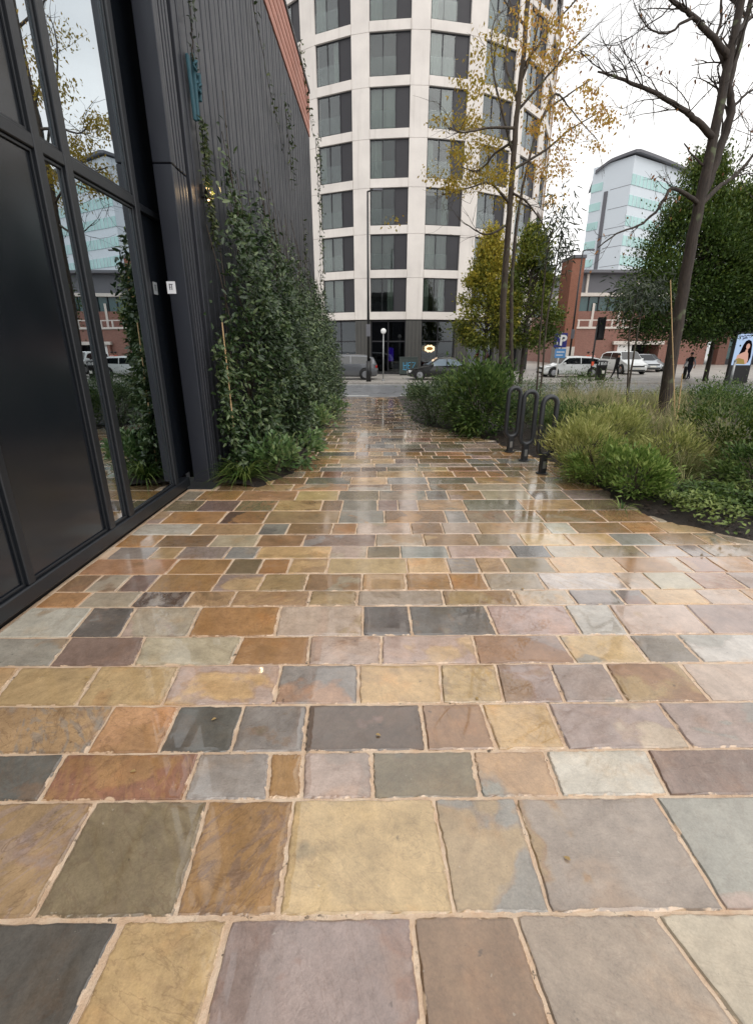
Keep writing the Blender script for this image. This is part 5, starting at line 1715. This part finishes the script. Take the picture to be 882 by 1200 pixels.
# ================================================================== TREES
def limb(mb, pts, r0, r1, n=8, sub=5, wob=.02):
    """a smooth tapering limb through the given points"""
    P_ = [Vector(p) for p in pts]
    fine = []
    for i in range(len(P_) - 1):
        p0, p1, p2, p3 = P_[max(i - 1, 0)], P_[i], P_[i + 1], P_[min(i + 2, len(P_) - 1)]
        for k in range(sub):
            t = k / sub
            q = .5 * ((2 * p1) + (p2 - p0) * t + (2 * p0 - 5 * p1 + 4 * p2 - p3) * t * t + (3 * p1 - p0 - 3 * p2 + p3) * t ** 3)
            fine.append(q + Vector((random.uniform(-wob, wob), random.uniform(-wob, wob), 0)) * (0 if i + k == 0 else 1))
    fine.append(P_[-1])
    m = len(fine)
    mb.tube(fine, [r0 + (r1 - r0) * (i / (m - 1)) ** .8 for i in range(m)], n)
    return fine
def twigs(mb, base, d, length, r_, depth, tips, kink=.35):
    """thin forking twig"""
    p = Vector(base)
    d = Vector(d).normalized()
    pts = [p.copy()]
    seg = 4
    for k in range(seg):
        d = (d + Vector((random.gauss(0, kink), random.gauss(0, kink), random.gauss(.05, kink))) * .5).normalized()
        p = p + d * length / seg
        pts.append(p.copy())
    mb.tube(pts, [r_ * (1 - .6 * k / seg) for k in range(seg + 1)], 4 if r_ < .008 else 5, cap=False)
    tips.append(p)
    if depth > 0:
        for k in range(random.choice([2, 3])):
            b = pts[random.randint(1, seg)]
            nd = (d + Vector((random.gauss(0, .7), random.gauss(0, .7), random.gauss(0, .6)))).normalized()
            twigs(mb, b, nd, length * random.uniform(.5, .75), r_ * .6, depth - 1, tips, kink)

# --- bare tree in the right bed
BY = 8.0
def q3(px, py, dy=0.0):
    return at(px, py, BY + dy)
bt = empty('bare_tree', q3(777, 500) * Vector((1, 1, 0)).length if False else Vector((q3(775, 505).x, BY, 0.03)), 0, 'tall dark nearly bare tree with crooked branches rising from the grasses', 'tree')
def tparent(mb, name, mat, root, smooth=True):
    o = mb.build(name, M[mat], root, smooth, recalc=False)
    o.matrix_parent_inverse = Matrix.Translation(root.location).inverted()
    return o
tk = MB()
g0 = q3(772, 512); g0.z = -.02
trunk = limb(tk, [g0, q3(778, 470), q3(790, 400), q3(806, 305), q3(819, 238), q3(832, 178), q3(844, 118), q3(856, 58), q3(869, -5), q3(884, -90), q3(895, -200)], .112, .034, 12, 5, .006)
tparent(tk, 'trunk', 'bark', bt)
tips = []
def branch(pts, r0, r1, nt=10, tl_=.6):
    mb = MB()
    f = limb(mb, pts, r0, r1, 7, 5, .012)
    for k in range(nt):
        i = random.randint(len(f) // 4, len(f) - 1)
        d = (f[min(i + 1, len(f) - 1)] - f[max(i - 1, 0)]).normalized()
        nd = d + Vector((random.gauss(0, .6), random.gauss(0, .8), random.gauss(.2, .6)))
        twigs(mb, f[i], nd, tl_ * random.uniform(.5, 1.2), max(.004, r1 * .8), 2, tips)
    tparent(mb, 'branch', 'bark', bt)
branch([q3(821, 232), q3(838, 190, .1), q3(856, 132, .15), q3(854, 100, .15), q3(866, 50, .3), q3(886, -30, .5), q3(900, -130, .7)], .07, .025, 16, .7)
branch([q3(837, 164), q3(816, 142, -.08), q3(798, 128, -.15), q3(770, 111, -.2), q3(740, 98, -.3), q3(720, 90, -.3), q3(700, 84, -.4)], .05, .011, 16, .6)
branch([q3(855, 70), q3(836, 46, -.08), q3(812, 20, -.2), q3(790, 2, -.3), q3(760, -30, -.4), q3(720, -70, -.5)], .05, .012, 16, .65)
branch([q3(812, 20, -.2), q3(798, 27, -.3), q3(784, 38, -.3), q3(765, 36, -.35), q3(748, 18, -.4)], .022, .006, 12, .4)
branch([q3(819, 240), q3(803, 228, -.15), q3(785, 221, -.3), q3(774, 240, -.4), q3(752, 262, -.4), q3(722, 274, -.5), q3(700, 290, -.5)], .036, .007, 12, .35)
branch([q3(818, 244), q3(840, 220, .2), q3(862, 205, .3), q3(890, 172, .4), q3(930, 140, .6)], .04, .012, 14, .6)
branch([q3(854, 134, .15), q3(868, 115, .2), q3(892, 98, .3), q3(930, 70, .5)], .024, .008, 12, .5)
branch([q3(829, 198), q3(812, 184), q3(801, 168)], .02, .008, 2, .15)
branch([q3(860, 40), q3(880, 20, .3), q3(910, 0, .5), q3(950, -60, .8)], .035, .01, 12, .6)
branch([q3(851, 78), q3(838, 50, .2), q3(845, 10, .4), q3(835, -60, .6)], .03, .01, 14, .6)
branch([q3(866, 10), q3(850, -40, .3), q3(820, -90, .5), q3(780, -140, .6)], .04, .01, 14, .7)
branch([q3(876, -50), q3(910, -90, -.3), q3(950, -150, -.5)], .04, .01, 14, .7)
T_ = np.array([tuple(p - bt.location) for p in tips])
i = RNG.integers(0, len(T_), 260)
dn = np.stack([RNG.normal(0, .4, 260), RNG.normal(0, .4, 260), RNG.normal(-1, .3, 260)], 1)
leaves('foliage', T_[i] + RNG.normal(0, .03, (260, 3)), dn, rnd_dirs(260), RNG.uniform(.04, .08, 260), .03, RNG.random(260), M['l_brown'], bt)

cane((at(795, 500, 7.6).x, 7.6, .05), (at(785, 328, 7.7).x, 7.7, at(785, 328, 7.7).z), 'pale timber stake standing against the bare tree trunk')
cane((at(790, 520, 7.2).x, 7.2, .05), (at(799, 438, 7.2).x, 7.2, at(799, 438, 7.2).z), 'short pale cane in the grass before the bare tree')

# --- autumn tree behind the cycle stands
AY = 12.0
def q4(px, py, dy=0.0):
    return at(px, py, AY + dy)
au = empty('autumn_tree', Vector((q4(590, 470).x, AY, gz(AY) + .03)), 0, 'slender twin-stemmed tree with sparse yellow autumn leaves', 'tree')
for pts, r0, r1 in (([q4(590, 482), q4(588, 430), q4(589, 360), q4(594, 280), q4(598, 230), q4(604, 150), q4(611, 85), q4(618, 0), q4(622, -80), q4(624, -200)], .092, .035),
                    ([q4(600, 482, .3), q4(599, 430, .3), q4(599, 350, .3), q4(602, 290, .3), q4(612, 220, .4), q4(634, 140, .6), q4(664, 112, .8), q4(690, 95, 1)], .06, .012)):
    mb = MB()
    limb(mb, pts, r0, r1, 10, 5, .008)
    tparent(mb, 'trunk', 'bark2', au)
atips = []
def abranch(pts, r0, r1, nt=8, tl_=.6):
    mb = MB()
    f = limb(mb, pts, r0, r1, 6, 4, .015)
    for k in range(nt):
        i = random.randint(len(f) // 4, len(f) - 1)
        d = (f[min(i + 1, len(f) - 1)] - f[max(i - 1, 0)]).normalized()
        nd = d + Vector((random.gauss(0, .6), random.gauss(0, .8), random.gauss(0, .6)))
        twigs(mb, f[i], nd, tl_ * random.uniform(.5, 1.2), max(.005, r1 * .7), 1, atips)
    tparent(mb, 'branch', 'bark2', au)
for pts in ([(597, 240), (575, 215), (550, 220), (520, 228)], [(601, 180), (585, 120), (575, 60), (580, 20)], [(596, 262), (570, 275), (545, 262)], [(604, 150), (570, 150), (545, 155), (525, 150)],
            [(606, 130), (640, 90), (668, 60), (690, 40)], [(612, 80), (640, 40), (665, 10), (690, -20)], [(600, 200), (640, 175), (670, 150), (705, 130)], [(634, 140), (650, 110), (670, 130), (700, 165)],
            [(615, 30), (590, 0), (570, -40)], [(618, 0), (660, -30), (690, -60)], [(599, 225), (620, 240), (640, 270)], [(602, 165), (580, 180), (560, 200), (540, 195)], [(620, -60), (580, -120), (560, -180)], [(622, -80), (680, -130), (700, -200)],
            [(606, 120), (592, 70), (600, 20), (590, -30)], [(610, 95), (625, 55), (632, 10), (640, -40)]):
    dy = random.uniform(-1.3, 1.3)
    abranch([q4(x, y, dy * k / 3) for k, (x, y) in enumerate(pts)], .032, .009)
CL = [(555, 100, 25, 90), (550, 145, 22, 170), (575, 170, 20, 120), (540, 180, 16, 70), (560, 205, 24, 190), (530, 215, 16, 110), (585, 205, 18, 110), (600, 235, 20, 90), (625, 60, 26, 150), (640, 110, 24, 140), (655, 30, 24, 130), (668, 60, 20, 130),
      (690, 105, 14, 80), (700, 130, 18, 140), (670, 155, 22, 110), (650, 180, 24, 150), (632, 200, 20, 130), (620, 20, 30, 120), (590, 40, 26, 60), (600, 110, 22, 60), (680, 10, 16, 60), (715, 140, 12, 50), (660, 200, 14, 60), (700, 170, 12, 50), (645, 235, 16, 70), (610, -60, 60, 260), (680, -60, 50, 160),
      (505, 205, 14, 26), (515, 140, 14, 22), (460, 260, 12, 10), (570, 60, 22, 40), (640, 75, 16, 130), (655, 130, 14, 110), (628, 150, 14, 90)]
PP = []
AT = []
for cx_, cy_, s_, n_ in CL:
    dy = random.uniform(-1.4, 1.4)
    for k in range(int(n_ * (2.8 if cx_ < 605 else 1.4))):
        AT.append(min(1, max(0, (.12 if cx_ < 605 else .5) + random.random() * .55)))
        PP.append(q4(random.gauss(cx_, s_ * .55), random.gauss(cy_, s_ * .42), dy + random.gauss(0, .25)) - au.location)
PP = np.array([tuple(p) for p in PP])
n = len(PP)
leaves('foliage', PP, np.stack([RNG.normal(0, .6, n), RNG.normal(0, .6, n), RNG.normal(-.7, .4, n)], 1), rnd_dirs(n), RNG.uniform(.05, .10, n), RNG.uniform(.025, .05, n), np.array(AT), M['l_autumn'], au, six=False)

# --- clipped hornbeams along the street
def crown_tree(name, label, x, y, top, bottom, rx, ry, n, mat, tr=.14, L=.20, W=.13, k=120, point=.55, group=None, lean=0, turn=0.0):
    z0 = gz(y)
    o = empty(name, (x, y, z0), 0, label, 'tree', group)
    mb = MB()
    hgt = top - z0
    limb(mb, [(0, 0, -.05), (lean * .2, 0, hgt * .3), (lean * .6, 0, hgt * .6), (lean, 0, hgt * .9)], tr, tr * .25, 10, 4, .01)
    mb.build('trunk', M['bark'], o, True, recalc=False)
    lm_ = MB()
    cb_ = bottom - z0
    for s_ in range(26):
        an, t = random.uniform(0, 6.28), random.uniform(.05, .85)
        zb_ = cb_ + (hgt - cb_) * t * .8
        w_ = (1 - t) ** .6
        lm_.tube([(lean * t, 0, zb_), (rx * .4 * w_ * math.cos(an), ry * .4 * w_ * math.sin(an), zb_ + .5), (rx * .85 * w_ * math.cos(an), ry * .85 * w_ * math.sin(an), zb_ + 1.1)], [.05, .03, .01], 5)
    lm_.build('limbs', M['bark'], o, recalc=False)
    # clump centres: widest low down, drawn in to the top
    t = RNG.random(k) ** 1.15
    prof = np.interp(t, [0, .08, .25, .5, .8, 1], [.62, .94, .98, .70, .33, .03]) if point > .5 else np.interp(t, [0, .1, .35, .7, .9, 1], [.5, .85, 1, .85, .55, .15])
    an = RNG.uniform(0, 6.28, k)
    rr_ = RNG.uniform(.35, 1, k) ** .5 * prof * RNG.uniform(.85, 1.12, k)
    cc = np.stack([rr_ * rx * np.cos(an), rr_ * ry * np.sin(an), cb_ + t * (hgt - cb_)], 1)
    i = RNG.integers(0, k, n)
    sp = RNG.uniform(.22, .5, k)[i][:, None] * rx * .36
    P_ = cc[i] + RNG.normal(0, 1, (n, 3)) * sp * np.array([1, 1, .8])
    D = unit(P_ - np.array([0, 0, cb_ + (hgt - cb_) * .25])) * .8 + rnd_dirs(n) * .8 + np.array([0, 0, .25])
    hue = RNG.random(k)[i]
    leaves('crown', P_, D, rnd_dirs(n) * .8 + np.array([0, 0, .8]), RNG.uniform(.7, 1.3, n) * L, RNG.uniform(.7, 1.3, n) * W, np.clip(hue * .45 + RNG.random(n) * .5 + turn * ((P_[:, 2] - cb_) / (hgt - cb_) - .45), 0, 1), M[mat], o, six=False)
    return o
G1 = 'broad crowned street trees'
X_ = lambda px, Y: at(px, 420, Y).x
crown_tree('hornbeam_tree', 'golden-green street tree behind the autumn tree, nearer the shop sign', X_(567, 29), 29, 7.3, 1.7, 1.95, 1.8, 17000, 'l_gold', k=130, turn=.45, L=.17, W=.10)
crown_tree('hornbeam_tree', 'olive-green street tree between the autumn tree and the parking sign', X_(612, 29.6), 29.6, 7.7, 1.7, 1.95, 1.8, 18000, 'l_horn', k=130, turn=.35, L=.17, W=.10)
crown_tree('hornbeam_tree', 'tallest cone-shaped green street tree, directly behind the bare trunk', X_(787, 31), 31, 11.2, 2.3, 3.7, 3.2, 52000, 'l_dark', tr=.16, k=300, turn=.35, L=.17, W=.09)
crown_tree('hornbeam_tree', 'green street tree left of the advertising screen, behind the bollard', X_(831, 32), 32, 9.8, 2.5, 3.2, 3.0, 28000, 'l_dark', tr=.16, k=180, turn=.3)
crown_tree('hornbeam_tree', 'dark green street tree above the advertising screen', X_(880, 31), 32, 8.4, 3.0, 3.0, 3.0, 24000, 'l_dark', tr=.16, k=160, turn=.3)
crown_tree('hornbeam_tree', 'russet street tree at the far edge beyond the advertising screen', X_(910, 30), 27.5, 10.2, 4.2, 2.4, 2.4, 15000, 'l_brown', tr=.15, k=120, point=.4)

# more of the bed's filling
meadow(850, 572, 110, .8, .55, 1800, 'l_grass', 'soft pale grass between ground cover and dark bush', .007, (.2, .7), straw=150)
bush(795, 562, .5, 70, 2600, .075, .012, 'l_lime', 'low feathery yellow-green shrub behind the ground cover', k=20, up=1.0, six=False)
bush(905, 590, .5, 90, 2600, .05, .022, 'l_shrub', 'low green shrub at the frame edge behind the ground cover', k=20)
# --- two olive-leaved saplings
def sapling(base, top, stems, label, crown, n, droop):
    o = empty('sapling', base, 0, label, 'tree')
    b = Vector(base)
    mb = MB()
    for s_ in stems:
        limb(mb, [Vector(p) - b for p in s_], .022, .010, 6, 5, .006)
    mb.build('stem', M['bark2'], o, True, recalc=False)
    P_, D_ = [], []
    for (c, sx, sz, m) in crown:
        c = Vector(c) - b
        for k in range(m):
            p = c + Vector((random.gauss(0, sx), random.gauss(0, sx), random.gauss(0, sz)))
            P_.append(tuple(p))
            D_.append((random.gauss(0, .5) + (p.x - c.x) * 2, random.gauss(0, .5), random.gauss(droop, .5)))
    P_ = np.array(P_); D_ = np.array(D_)
    m = len(P_)
    leaves('foliage', P_, D_, rnd_dirs(m), RNG.uniform(.10, .17, m), .026, RNG.random(m), M['l_olive'], o)
    return o
def q5(px, py, Y):
    return tuple(at(px, py, Y))
sapling((at(630, 478, 10).x, 10, gz(10) + .03), None, [[(at(628, 478, 10).x, 10, 0), q5(632, 400, 10), q5(640, 300, 10), q5(652, 255, 10)], [(at(634, 478, 10).x, 10.1, 0), q5(640, 380, 10.1), q5(650, 320, 10.1), q5(658, 270, 10.1)]],
        'thin olive-leaved sapling with two stems right of the autumn tree', [(q5(656, 268, 10), .17, .32, 260), (q5(645, 290, 10), .13, .25, 110), (q5(662, 300, 10), .08, .16, 60)], 300, -.5)
sapling((at(737, 478, 9.6).x, 9.6, gz(9.6) + .03), None, [[(at(737, 480, 9.6).x, 9.6, 0), q5(736, 430, 9.6), q5(737, 390, 9.6), q5(746, 345, 9.6)], [(at(733, 480, 9.7).x, 9.7, 0), q5(741, 420, 9.7), q5(750, 370, 9.7), q5(752, 340, 9.7)]],
        'weeping olive-leaved sapling just left of the bare trunk', [(q5(752, 340, 9.6), .26, .16, 240), (q5(735, 352, 9.6), .20, .14, 130), (q5(770, 345, 9.6), .18, .16, 120)], 300, -.6)

# --- a few pale leaves fallen on the paving
lf = None
for px, py in ((440, 862), (254, 843), (557, 818), (160, 905), (611, 690), (100, 795), (668, 1010), (305, 652), (741, 655)):
    x, y = gp(px, py)
    if lf is None:
        lf = leaves('fallen_leaf', np.array([[0, 0, 0.0]]), np.array([[1, .3, .1]]), np.array([[0, 0, 1.0]]), .022, .014, np.array([.6]), M['l_fallen'], None)
        tag(lf, 'tiny pale fallen leaf lying on the wet paving', 'leaf', 'fallen leaves on the paving')
        o = lf
    else:
        o = lf.copy()
        COL.objects.link(o)
    o.location = (x, y, .007)
    o.rotation_euler = (0, 0, random.uniform(0, 6.28))
